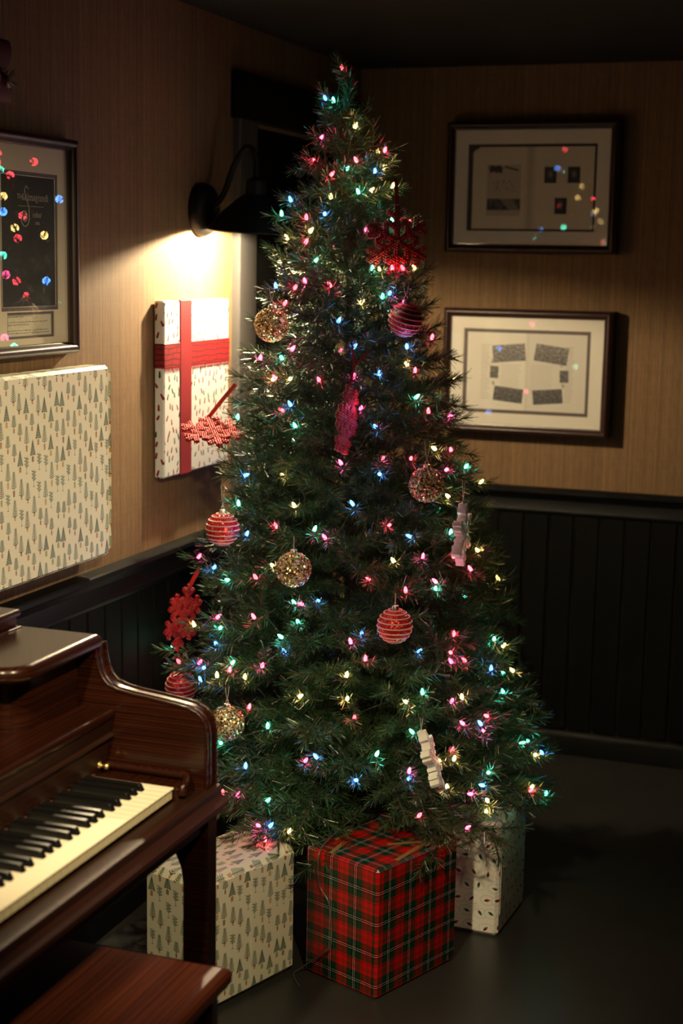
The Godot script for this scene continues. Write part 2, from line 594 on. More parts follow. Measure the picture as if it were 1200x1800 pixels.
func open_book() -> Image:  # the upper picture
	var r := RandomNumberGenerator.new()
	r.seed = 31
	var im := canvas(512, 336, Color(0.10, 0.09, 0.08))
	for y in range(12, 326):
		for x in range(20, 500):
			if x < 44 and y < 44 and Vector2(x - 44, y - 44).length() > 26:
				continue
			var fold := clampf(absf(x - 250.0) / 26.0, 0, 1)
			var g := 0.84 * (0.84 + 0.16 * fold) + r.randf_range(-0.012, 0.012)
			im.set_pixel(x, y, Color(g, g * 0.95, g * 0.84))
	for x in range(78, 214):
		for y in range(80, 276):
			im.set_pixel(x, y, im.get_pixel(x, y) * 0.87)
	for k in 60:
		stroke(im, Vector2(84 + r.randf() * 50, 82 + r.randf() * 14), Vector2(90 + r.randf() * 50, 90 + r.randf() * 22), 2.5, Color(0.20, 0.19, 0.17), -1, 0.5)
	stroke(im, Vector2(150, 88), Vector2(200, 100), 3.0, Color(0.18, 0.17, 0.15))
	for k in 26:
		var p := Vector2(100 + r.randf() * 85, 140 + r.randf() * 44)
		stroke(im, p, p + Vector2(r.randf_range(-9, 9), r.randf_range(-8, 8)), 1.0, Color(0.36, 0.33, 0.28), -1, 0.3)
	book_page(im, 80, 210, 214, 254, r, 0.25)
	patch(im, [Vector2(130, 210), Vector2(178, 210), Vector2(214, 254), Vector2(170, 254)], Color(0.5, 0.48, 0.42))
	for q in [Vector2(306, 88), Vector2(398, 88), Vector2(350, 206)]:
		for y in 62:
			for x in 48:
				var e := Vector2((x - 24) / 13.0, (y - 28) / 19.0).length()
				var g := 0.14 + 0.34 * clampf(1.15 - e, 0, 1) + r.randf_range(-0.03, 0.03)
				im.set_pixel(int(q.x) + x, int(q.y) + y, Color(g, g * 0.96, g * 0.88))
	return im


func tilted_photo(im: Image, at: Vector2, w: float, h: float, turn: float, base: float, sd: int) -> void:
	var no := FastNoiseLite.new()
	no.seed = sd
	no.frequency = 0.06
	no.fractal_octaves = 4
	var reach := int((w + h) / 2) + 4
	for y in range(-reach, reach):
		for x in range(-reach, reach):
			var q := Vector2(x, y).rotated(-turn)
			if absf(q.x) < w / 2 and absf(q.y) < h / 2:
				var g := clampf(base + 0.30 * no.get_noise_2d(q.x, q.y * 1.6) - 0.10 * q.y / h, 0.05, 0.8)
				im.set_pixel(int(at.x) + x, int(at.y) + y, Color(g, g * 0.96, g * 0.93))


func photo_spread() -> Image:  # the lower picture
	var r := RandomNumberGenerator.new()
	r.seed = 41
	var im := canvas(512, 344, Color(0.86, 0.84, 0.79))
	for y in 344:
		for x in 512:
			var f := clampf(absf(x - 258.0) / 10.0, 0, 1)
			var g := (0.93 + 0.07 * f) * (1.0 - 0.05 * float(x > 258))
			im.set_pixel(x, y, Color(0.86 * g, 0.84 * g, 0.79 * g))
	for k in 22:  # columns of small print
		for q in [[66, 98, 40], [420, 440, 40]]:
			stroke(im, Vector2(q[0], 60 + k * 11), Vector2(q[0] + 26 + r.randf() * 14, 60 + k * 11), 1.0, Color(0.62, 0.60, 0.56))
	for k in 14:
		for q in [[150, 235], [275, 370]]:
			stroke(im, Vector2(q[0], 142 + k * 8), Vector2(q[1] - r.randf() * 12, 142 + k * 8), 0.9, Color(0.72, 0.70, 0.66))
	tilted_photo(im, Vector2(182, 92), 138, 74, -0.10, 0.44, 3)
	tilted_photo(im, Vector2(360, 92), 138, 74, 0.13, 0.42, 4)
	tilted_photo(im, Vector2(122, 176), 36, 52, 0.02, 0.34, 5)
	tilted_photo(im, Vector2(416, 184), 36, 52, -0.02, 0.30, 6)
	tilted_photo(im, Vector2(184, 272), 124, 62, 0.10, 0.26, 7)
	tilted_photo(im, Vector2(350, 274), 124, 62, -0.10, 0.24, 8)
	for q in [Vector2(114, 130), Vector2(120, 222), Vector2(404, 136), Vector2(412, 226)]:
		for k in 12:
			dab(im, q.x + r.randf_range(-6, 6), q.y + r.randf_range(-9, 9), 2.5, Color(0.42, 0.40, 0.38), 0.4)
	return im


func plaque_text() -> Image:
	var im := canvas(256, 128, Color(0.80, 0.78, 0.66))
	var r := RandomNumberGenerator.new()
	r.seed = 9
	for run in [[16, 10, 90], [46, 10, 226], [60, 10, 116], [92, 10, 232], [106, 10, 238]]:
		var x: float = run[1]
		while x < run[2]:
			var w := r.randf_range(5, 16)
			var last := Vector2(x, run[0])
			while last.x < x + w:
				var q := Vector2(last.x + 2.2, run[0] + r.randf_range(-3.4, 3.4))
				stroke(im, last, q, 0.9, Color(0.26, 0.22, 0.14))
				last = q
			x += w + 4
	return im


func glass_pane() -> StandardMaterial3D:
	var m := StandardMaterial3D.new()
	m.albedo_color = Color(1, 1, 1, 0.03)
	m.metallic_specular = 0.36
	m.transparency = BaseMaterial3D.TRANSPARENCY_ALPHA
	m.roughness = 0.0
	return m


func glow(c: Color, energy: float) -> StandardMaterial3D:
	var m := StandardMaterial3D.new()
	m.albedo_color = Color(0.02, 0.02, 0.02)
	m.roughness = 0.3
	m.emission_enabled = true
	m.emission = c.linear_to_srgb()
	m.emission_energy_multiplier = energy
	return m


func make_materials() -> void:
	var g := grasscloth()
	M.wall = pictured(g, Vector2(0.30, 0.30), 0.8)
	M.wall.heightmap_enabled = true
	M.wall.heightmap_texture = M.wall.albedo_texture
	M.wall.heightmap_scale = 0.06
	M.black_paint = flat(Color(0.0022, 0.0024, 0.0022), 0.7)
	M.black_paint.metallic_specular = 0.2
	M.black_trim = flat(Color(0.0035, 0.0037, 0.0037), 0.55)
	M.black_trim.metallic_specular = 0.25
	M.casing = flat(Color(0.046, 0.043, 0.042), 0.5)
	M.ceiling = flat(Color(0.006, 0.006, 0.006), 0.8)
	M.floor = flat(Color(0.055, 0.055, 0.05), 0.42)
	var fn := FastNoiseLite.new()
	fn.frequency = 0.02
	fn.fractal_octaves = 4
	fn.seed = 2
	var fi := canvas(256, 256, Color.BLACK)
	for y in 256:
		for x in 256:
			var k := 0.165 + 0.016 * fn.get_noise_2d(x, y)
			fi.set_pixel(x, y, Color(k, k, k * 0.955))
	M.floor = pictured(fi, Vector2(1.3, 1.3), 0.40)
	var w := ImageTexture.create_from_image(mahogany())
	for k in [["wood", 0.52, 0.27], ["wood_dark", 0.36, 0.34], ["bench_wood", 0.95, 0.36]]:
		var m := StandardMaterial3D.new()
		m.albedo_texture = w
		m.albedo_color = Color(k[1], k[1] * 0.92, k[1] * 0.9)
		m.uv1_scale = Vector3(1.2, 4.0, 1)
		m.roughness = k[2]
		m.clearcoat_enabled = true
		m.clearcoat = 0.12
		m.clearcoat_roughness = 0.10
		m.metallic_specular = 0.36
		M[k[0]] = m
	M.satin_wood = M.wood.duplicate()
	M.satin_wood.clearcoat_enabled = false
	M.satin_wood.roughness = 0.5
	M.ivory = flat(Color(0.74, 0.66, 0.50), 0.4)
	M.key_front = flat(Color(0.62, 0.54, 0.36), 0.5)
	M.ebony = flat(Color(0.004, 0.004, 0.004), 0.34)
	M.ebony.metallic_specular = 0.3
	M.brass = flat(Color(0.72, 0.52, 0.22), 0.3, 1.0)
	M.felt = flat(Color(0.05, 0.004, 0.004), 0.9)
	M.black_metal = flat(Color(0.006, 0.0055, 0.005), 0.45, 0.0)
	M.black_metal.metallic_specular = 0.25
	M.shade_inside = flat(Color(0.75, 0.72, 0.66), 0.5)
	M.frame_wood = flat(Color(0.030, 0.0115, 0.009), 0.32)
	M.mat_cream = flat(Color(0.66, 0.59, 0.40), 0.85)
	M.mat_white = flat(Color(0.72, 0.68, 0.58), 0.85)
	M.mat_edge = flat(Color(0.05, 0.022, 0.016), 0.6)
	M.fillet = flat(Color(0.45, 0.42, 0.36), 0.35, 1.0)
	M.print_black = flat(Color(0.004, 0.004, 0.0035), 0.9)
	M.print_black.metallic_specular = 0.1
	M.letter = flat(Color(0.34, 0.29, 0.22), 0.7)
	M.glass = glass_pane()
	M.book = pictured(open_book(), Vector2(1, 1), 0.8)
	M.spread = pictured(photo_spread(), Vector2(1, 1), 0.8)
	M.plaque = pictured(plaque_text(), Vector2(1, 1), 0.8)
	M.tree_paper = pictured(tree_paper(), Vector2(0.29, 0.29), 0.42)
	M.sprinkles = pictured(sprinkle_paper(), Vector2(0.34, 0.34), 0.5)
	M.bulb_paper = pictured(bulb_paper(), Vector2(0.21, 0.21), 0.42)
	M.tartan = pictured(tartan(), Vector2(0.072, 0.072), 0.30)
	M.ribbon_mesh = pictured(mesh_ribbon(), Vector2(0.36, 0.065), 0.6)
	M.ribbon_sheer = flat(Color(0.18, 0.007, 0.011), 0.6)
	M.red_satin = flat(Color(0.42, 0.010, 0.008), 0.4)
	M.red_bead = flat(Color(0.30, 0.003, 0.004), 0.32)
	M.red_bead.clearcoat_enabled = true
	M.red_bead.clearcoat = 0.25
	M.red_bead.clearcoat_roughness = 0.05
	M.white_flake = flat(Color(0.78, 0.76, 0.70), 0.6)
	M.silver = flat(Color(0.75, 0.74, 0.72), 0.28, 1.0)
	M.thread = flat(Color(0.5, 0.48, 0.44), 0.4)
	M.glitter = tinted(0.28, 0.72)
	M.red_glitter = tinted(0.32, 0.25)
	M.cord = flat(Color(0.72, 0.42, 0.40), 0.45)
	M.needle = tinted(0.30)
	M.needle.metallic_specular = 0.6
	M.needle.backlight_enabled = true
	M.needle.backlight = Color(0.12, 0.12, 0.12)
	M.stem = flat(Color(0.035, 0.028, 0.015), 0.8)
	M.wire = flat(Color(0.010, 0.025, 0.014), 0.4)
	M.cable = flat(Color(0.07, 0.065, 0.058), 0.25)
	M.skirt = flat(Color(0.10, 0.006, 0.008), 0.7)
	M.tape = flat(Color(0.20, 0.12, 0.035), 0.10)
	M.bulb_r = glow(Color(1.0, 0.05, 0.07), 14.0)
	M.bulb_p = glow(Color(1.0, 0.065, 0.16), 12.0)
	M.bulb_t = glow(Color(0.12, 1.0, 0.62), 8.0)
	M.bulb_b = glow(Color(0.07, 0.25, 1.0), 10.0)
	M.bulb_y = glow(Color(1.0, 0.64, 0.17), 13.0)
	M.sconce_glow = glow(Color(1.0, 0.86, 0.62), 12.0)
	M.spot_glow = glow(Color(1.0, 0.84, 0.58), 12.0)


# ---------------------------------------------------------------- the room
func build_room() -> void:
	var f := MB.new()
	f.box(Vector3(2.1, -0.05, 3.5), Vector3(4.4, 0.1, 7.4))
	struct("floor", f, M.floor)
	struct("ceiling", block(Vector3(2.1, CEILING + 0.05, 3.5), Vector3(4.6, 0.1, 7.6)), M.ceiling)
	var l := MB.new()  # the left wall, open at the door in the corner
	l.box(Vector3(-0.06, CEILING / 2, 3.946), Vector3(0.12, CEILING, 6.108))
	l.box(Vector3(-0.06, 2.10, 0.446), Vector3(0.12, CEILING - 1.975, 0.892))
	l.box(Vector3(-0.06, 0.9875, 0.03), Vector3(0.12, 1.975, 0.06))
	var left := struct("wall_left", l, M.wall)
	var b := MB.new()
	b.box(Vector3(2.0, CEILING / 2, -0.06), Vector3(4.24, CEILING, 0.12))
	var back := struct("wall_back", b, M.wall)
	var r := MB.new()
	r.box(Vector3(4.18, CEILING / 2, 3.5), Vector3(0.12, CEILING, 7.0))
	struct("wall_right", r, M.wall)
	var q := MB.new()
	q.box(Vector3(2.06, CEILING / 2, 7.06), Vector3(4.36, CEILING, 0.12))
	struct("wall_front", q, M.wall)
	# black tongue-and-groove boards below the rail
	var bw := 0.083
	var bm := block(Vector3.ZERO, Vector3(bw - 0.005, 0.745, 0.012), 0.003).mesh(M.black_paint)
	for k in 20:
		var o := put_mesh("board", bm, back)
		o.position = Vector3(0.02 + bw * (k + 0.5), 0.455, 0.006)
	for k in 32:
		var o := put_mesh("board", bm, left)
		o.position = Vector3(0.006, 0.455, 1.03 + bw * (k + 0.5))
		o.rotation.y = PI / 2
	# chair rail: cap with an ogee, a flat band and a bead; baseboard under
	var rail := [Vector2(0, 0.800), Vector2(0.014, 0.800), Vector2(0.020, 0.806), Vector2(0.021, 0.812), Vector2(0.016, 0.820), Vector2(0.016, 0.848), Vector2(0.022, 0.852), Vector2(0.026, 0.862), Vector2(0.034, 0.868), Vector2(0.038, 0.872), Vector2(0.038, 0.882), Vector2(0.034, 0.886), Vector2(0, 0.888)]
	var rb := MB.new()
	rb.extrude(rail, 4.1, Transform3D(Basis(Vector3(0, 0, 1), Vector3(0, 1, 0), Vector3(-1, 0, 0)), Vector3(4.1, 0, 0)))
	struct("trim_1", rb, M.black_trim)
	var rl := MB.new()
	rl.extrude(rail, 5.97, Transform3D(Basis(), Vector3(0, 0, 1.03)))
	struct("trim_2", rl, M.black_trim)
	var skirt := [Vector2(0, 0), Vector2(0.016, 0), Vector2(0.016, 0.060), Vector2(0.012, 0.070), Vector2(0.006, 0.078), Vector2(0, 0.080)]
	var sb := MB.new()
	sb.extrude(skirt, 4.1, Transform3D(Basis(Vector3(0, 0, 1), Vector3(0, 1, 0), Vector3(-1, 0, 0)), Vector3(4.1, 0, 0.012)))
	struct("baseboard_back", sb, M.black_trim)
	var sl := MB.new()
	sl.extrude(skirt, 5.97, Transform3D(Basis(), Vector3(0.012, 0, 1.03)))
	struct("baseboard_left", sl, M.black_trim)
	# black door in the corner with its casing
	var d := Node3D.new()
	d.name = "door_1"
	add_child(d)
	d.set_meta("kind", "structure")
	part("leaf", span(Vector3(-0.085, 0.005, 0.065), Vector3(-0.045, 1.97, 0.887), 0.002), M.black_paint, d)
	for z in [[0.15, 0.44], [0.51, 0.80]]:
		for y in [[0.18, 0.86], [1.02, 1.82]]:
			part("panel", span(Vector3(-0.046, y[0], z[0]), Vector3(-0.036, y[1], z[1]), 0.006), M.black_paint, d)
	var kn := MB.new()
	kn.lathe([Vector2(0, 0), Vector2(0.024, 0.0), Vector2(0.024, 0.006), Vector2(0.010, 0.010), Vector2(0.010, 0.03), Vector2(0.026, 0.042), Vector2(0.026, 0.058), Vector2(0, 0.066)], 16, Transform3D(Basis(Vector3(0, 0, 1), -PI / 2), Vector3(-0.045, 0.95, 0.835)))
	part("door_knob", kn, M.black_metal, d)
	var jamb := [Vector2(0, 0), Vector2(0.137, 0), Vector2(0.137, 0.012), Vector2(0.130, 0.017), Vector2(0.020, 0.017), Vector2(0.014, 0.022), Vector2(0.006, 0.022), Vector2(0, 0.017)]
	var jm := MB.new()
	jm.extrude(jamb, 1.975, Transform3D(Basis(Vector3(0, 0, -1), Vector3(1, 0, 0), Vector3(0, -1, 0)), Vector3(0, 1.975, 1.029)))
	part("casing", jm, M.casing, d)
	part("casing", span(Vector3(0, 0, 0.001), Vector3(0.018, 1.975, 0.075), 0.002), M.black_trim, d)
	part("casing", span(Vector3(0, 1.975, 0.001), Vector3(0.020, 2.10, 1.045), 0.003), M.black_trim, d)


# ---------------------------------------------------------------- lamps
func build_sconce() -> void:
	var at := Vector3(0.155, 1.697, 1.24)   # the bulb
	var o := thing("wall_sconce", "black barn-style wall sconce with a cone shade, lit above the red-ribboned package", "wall lamp", Vector3(0, 1.728, 1.24))
	var off := -o.position
	var pl := MB.new()
	pl.lathe([Vector2(0, 0), Vector2(0.068, 0), Vector2(0.068, 0), Vector2(0.068, 0.014), Vector2(0.060, 0.030), Vector2(0.040, 0.040), Vector2(0, 0.042)], 32, Transform3D(Basis(Vector3(0, 0, 1), -PI / 2), Vector3(0.001, 1.728, 1.24)))
	part("wall_plate", pl, M.black_metal, o, off)
	var arm := MB.new()
	var cv := Curve3D.new()
	cv.add_point(Vector3(0.035, 1.732, 1.24), Vector3.ZERO, Vector3(0.05, 0.03, 0))
	cv.add_point(Vector3(0.11, 1.86, 1.24), Vector3(-0.03, -0.04, 0), Vector3(0.02, 0.03, 0))
	cv.add_point(Vector3(0.155, 1.862, 1.24), Vector3(-0.012, 0.03, 0), Vector3(0.006, -0.02, 0))
	cv.add_point(Vector3(0.158, 1.80, 1.24), Vector3(0, 0.02, 0))
	cv.bake_interval = 0.01
	arm.tube(Array(cv.get_baked_points()), 0.008, 10)
	part("arm", arm, M.black_metal, o, off)
	var tilt := Basis(Vector3(1, 0, 0), 0.055) * Basis(Vector3(0, 0, 1), -0.054)
	var xf := Transform3D(tilt, at + Vector3(0, 0, 0))
	var sh := MB.new()
	sh.lathe([Vector2(0.120, -0.023), Vector2(0.1215, -0.021), Vector2(0.1215, -0.019), Vector2(0.085, 0.022), Vector2(0.045, 0.058), Vector2(0.026, 0.070), Vector2(0.026, 0.070), Vector2(0.024, 0.104), Vector2(0.024, 0.104), Vector2(0.010, 0.112), Vector2(0, 0.112)], 48, xf)
	var shade := part("shade", sh, M.black_metal, o, off)
	var ins := MB.new()
	ins.lathe([Vector2(0, 0.060), Vector2(0.042, 0.056), Vector2(0.082, 0.021), Vector2(0.1185, -0.020), Vector2(0.120, -0.023)], 48, xf)
	part("reflector", ins, M.shade_inside, shade, off)
	var bu := MB.new()
	bu.lathe([Vector2(0, -0.017), Vector2(0.008, -0.0155), Vector2(0.015, -0.008), Vector2(0.017, 0), Vector2(0.015, 0.009), Vector2(0.011, 0.020), Vector2(0.010, 0.034), Vector2(0, 0.036)], 20, xf)
	part("bulb", bu, M.sconce_glow, o, off)
	var li := OmniLight3D.new()
	li.name = "bulb_light"
	li.position = at - o.position
	li.light_color = Color(1.0, 0.90, 0.72)
	li.light_energy = SCONCE
	li.light_size = 0.010
	li.omni_range = 12.0
	li.omni_attenuation = 2.0
	li.shadow_enabled = true
	o.add_child(li)


func build_spot(label: String, at: Vector3, aim: Vector3, energy: float, half_angle: float) -> void:  # the room's own track spotlights, above the camera
	var o := thing("track_spotlight", label, "spotlight", at)
	var d := (aim - at).normalized()
	var bas := Basis.looking_at(d, Vector3.UP)
	var xf := Transform3D(bas * Basis(Vector3(1, 0, 0), PI / 2), Vector3.ZERO)   # local +y runs backwards, away from the beam
	var can := MB.new()
	can.lathe([Vector2(0.036, 0.02), Vector2(0.044, 0.0), Vector2(0.044, 0.0), Vector2(0.046, 0.10), Vector2(0.030, 0.13), Vector2(0, 0.132)], 24, xf)
	part("housing", can, M.black_metal, o)
	var lens := MB.new()
	lens.lathe([Vector2(0, 0.024), Vector2(0.036, 0.024)], 24, xf)
	part("lamp_lens", lens, M.spot_glow, o)
	var stem := MB.new()
	var top := xf * Vector3(0, 0.09, 0)
	stem.tube([top, Vector3(top.x, CEILING - at.y, top.z)], 0.008, 8)
	part("stem", stem, M.black_metal, o)
	var li := SpotLight3D.new()
	li.name = "spot_light"
	li.position = d * 0.03
	li.basis = bas
	li.light_color = Color(1.0, 0.905, 0.70)
	li.light_energy = energy
	li.light_size = 0.04
	li.spot_angle = half_angle
	li.spot_angle_attenuation = 1.0
	li.spot_range = 14.0
	li.spot_attenuation = 2.0
	li.shadow_enabled = true
	o.add_child(li)


# ---------------------------------------------------------------- pictures
func moulding(w: float, h: float, prof: Array) -> MB:  # a mitred frame in local x, y; prof: Vector2(inward, forward)
	var m := MB.new()
	for s in 4:
		var A := [Vector2(-w / 2, -h / 2), Vector2(w / 2, -h / 2), Vector2(w / 2, h / 2), Vector2(-w / 2, h / 2)]
		var a: Vector2 = A[s]
		var b: Vector2 = A[(s + 1) % 4]
		var rows := []
		for p in prof:
			var ia: Vector2 = a + Vector2(-signf(a.x), -signf(a.y)) * p.x
			var ib: Vector2 = b + Vector2(-signf(b.x), -signf(b.y)) * p.x
			rows.append(PackedVector3Array([Vector3(ia.x, ia.y, p.y), Vector3(ib.x, ib.y, p.y)]))
		m.grid(rows, false, false, true)
	return m


func sheet(x0: float, y0: float, x1: float, y1: float, z: float, th := 0.001) -> MB:  # a thin board whose face carries one whole picture
	var m := MB.new()
	m.box(Vector3((x0 + x1) / 2, (y0 + y1) / 2, z - th / 2 - 0.0002), Vector3(x1 - x0, y1 - y0, th))
	m.quad(Vector3(x0, y0, z), Vector3(x1, y0, z), Vector3(x1, y1, z), Vector3(x0, y1, z), [Vector2(0, 1), Vector2(1, 1), Vector2(1, 0), Vector2(0, 0)])
	return m


func ring(w: float, h: float, holes: Array, z: float, th: float) -> MB:  # a mat board with rectangular windows
	var xs := [-w / 2, w / 2]
	var ys := [-h / 2, h / 2]
	for r in holes:
		xs.append_array([r[0], r[2]])
		ys.append_array([r[1], r[3]])
	xs.sort()
	ys.sort()
	var m := MB.new()
	for i in xs.size() - 1:
		for j in ys.size() - 1:
			if xs[i + 1] - xs[i] < 1e-5 or ys[j + 1] - ys[j] < 1e-5:
				continue
			var c := Vector2((xs[i] + xs[i + 1]) / 2, (ys[j] + ys[j + 1]) / 2)
			if holes.any(func(r): return c.x > r[0] and c.x < r[2] and c.y > r[1] and c.y < r[3]):
				continue
			m.quad(Vector3(xs[i], ys[j], z), Vector3(xs[i + 1], ys[j], z), Vector3(xs[i + 1], ys[j + 1], z), Vector3(xs[i], ys[j + 1], z))
	for r in holes:
		m.quad(Vector3(r[0], r[1], z - th), Vector3(r[2], r[1], z - th), Vector3(r[2], r[1], z), Vector3(r[0], r[1], z))
		m.quad(Vector3(r[0], r[3], z), Vector3(r[2], r[3], z), Vector3(r[2], r[3], z - th), Vector3(r[0], r[3], z - th))
		m.quad(Vector3(r[0], r[1], z - th), Vector3(r[0], r[1], z), Vector3(r[0], r[3], z), Vector3(r[0], r[3], z - th))
		m.quad(Vector3(r[2], r[1], z), Vector3(r[2], r[1], z - th), Vector3(r[2], r[3], z - th), Vector3(r[2], r[3], z))
	return m


func framed(called: String, label: String, at: Vector3, turn: float, w: float, h: float, mat: Material, hole: Array, image: Material, inner: float) -> Node3D:  # a deep box frame
	var o := thing(called, label, "picture", at, turn, "framed pictures on the walls")
	var deep := 0.045
	part("frame", moulding(w, h, [Vector2(0.0, 0.0), Vector2(0.0, 0.0), Vector2(0.0, 0.063), Vector2(0.0, 0.063), Vector2(0.003, 0.071), Vector2(0.010, 0.075), Vector2(0.015, 0.074), Vector2(0.018, 0.069), Vector2(0.022, 0.066), Vector2(0.026, 0.065), Vector2(0.026, 0.065), Vector2(0.027, 0.040)]), M.frame_wood, o)
	part("backing", block(Vector3(0, 0, 0.003), Vector3(w - 0.006, h - 0.006, 0.004)), M.black_metal, o)
	var board := part("mat_board", ring(w - 0.05, h - 0.05, [hole], 0.012, 0.004), mat, o)
	board.position.z = deep
	part("glass_pane", block(Vector3(0, 0, 0.0165), Vector3(w - 0.052, h - 0.052, 0.0004)), M.glass, o).position.z = deep
	part("inner_mat", ring(hole[2] - hole[0] + 0.02, hole[3] - hole[1] + 0.02, [[hole[0] + inner, hole[1] + inner, hole[2] - inner, hole[3] - inner]], 0.009, 0.003), M.mat_edge, board)
	part("print", sheet(hole[0] + inner - 0.004, hole[1] + inner - 0.004, hole[2] - inner + 0.004, hole[3] - inner + 0.004, 0.0065), image, o).position.z = deep
	return o


func build_pictures() -> void:
	framed("framed_picture", "dark framed open book print with three small portraits, hanging higher on the back wall", Vector3(0.594, 1.8427, 0.001), 0.0, 0.548, 0.408, M.mat_white, [-0.206, -0.135, 0.206, 0.135], M.book, 0.003)
	framed("framed_picture", "mahogany framed spread of tilted grey photographs, hanging just above the black wainscot", Vector3(0.598, 1.263, 0.001), 0.0, 0.548, 0.398, M.mat_white, [-0.206, -0.135, 0.206, 0.135], M.spread, 0.011)
	# the tall one on the left wall; local x runs towards the corner
	var w := 0.460
	var o := thing("framed_picture", "dark framed black poster with swirled lettering and a plaque, on the left wall", "picture", Vector3(0.001, 1.622, 2.143), PI / 2, "framed pictures on the walls")
	var h := 0.454
	part("frame", moulding(w, h, [Vector2(0.0, 0.001), Vector2(0.0, 0.001), Vector2(0.0, 0.022), Vector2(0.0, 0.022), Vector2(0.004, 0.030), Vector2(0.011, 0.033), Vector2(0.017, 0.031), Vector2(0.020, 0.025), Vector2(0.024, 0.022), Vector2(0.024, 0.022), Vector2(0.025, 0.010)]), M.frame_wood, o)
	part("backing", block(Vector3(0, 0, 0.003), Vector3(w - 0.02, h - 0.02, 0.004)), M.black_metal, o)
	var pr := [-0.058, -0.132, 0.168, 0.150]
	var pq := [-0.037, -0.189, 0.150, -0.135]
	var mb := part("mat_board", ring(w - 0.046, h - 0.046, [pr, pq], 0.012, 0.004), M.mat_cream, o)
	part("inner_mat", ring(0.226, 0.282, [[-0.104, -0.132, 0.104, 0.132]], 0.0095, 0.002), M.mat_edge, mb).position = Vector3(0.055, 0.009, 0)
	part("inner_mat", ring(0.187, 0.054, [[-0.088, -0.022, 0.088, 0.022]], 0.0095, 0.002), M.mat_edge, mb).position = Vector3(0.0565, -0.162, 0)
	part("fillet", moulding(0.212, 0.268, [Vector2(0, 0.008), Vector2(0.0, 0.0098), Vector2(0.0018, 0.0098), Vector2(0.0018, 0.007)]), M.fillet, mb).position = Vector3(0.055, 0.009, 0)
	var pt := part("print", sheet(-0.052, -0.126, 0.162, 0.144, 0.0065), M.print_black, o)
	part("plaque", sheet(-0.034, -0.186, 0.147, -0.138, 0.0065), M.plaque, o)
	part("glass_pane", block(Vector3(0, 0, 0.0165), Vector3(w - 0.048, h - 0.048, 0.0004)), M.glass, o)
	var serif := SystemFont.new()
	serif.font_names = PackedStringArray(["Droid Serif"])
	for t in [["The", 0.0135, 0.027, 0.100], ["Salmagundi", 0.0185, 0.086, 0.099], ["color", 0.0145, 0.093, 0.064], ["1902", 0.0085, 0.093, 0.047]]:
		var tm := TextMesh.new()
		tm.font = serif
		tm.text = t[0]
		tm.font_size = 64
		tm.pixel_size = t[1] / 64.0
		tm.depth = 0.0004
		tm.material = M.letter
		var l := put_mesh("lettering", tm, pt)
		l.position = Vector3(t[2], t[3], 0.0069)
	var sw := MB.new()   # the long tail of the S, curling into a spiral
	var path := []
	path.append_array([Vector3(0.060, 0.116, 0.0071), Vector3(0.050, 0.122, 0.0071), Vector3(0.043, 0.113, 0.0071), Vector3(0.050, 0.098, 0.0071), Vector3(0.060, 0.078, 0.0071)])
	for k in 30:
		var a := 0.35 - k * 0.42
		var rr := 0.0185 * pow(1.0 - k / 33.0, 1.1)
		path.append(Vector3(0.043 + rr * cos(a), 0.058 + rr * 1.15 * sin(a), 0.0071))
	sw.tube(path, 0.0012, 5)
	sw.tube([Vector3(0.018, 0.081, 0.0071), Vector3(0.120, 0.081, 0.0071)], 0.0006, 4)
	part("lettering", sw, M.letter, pt)


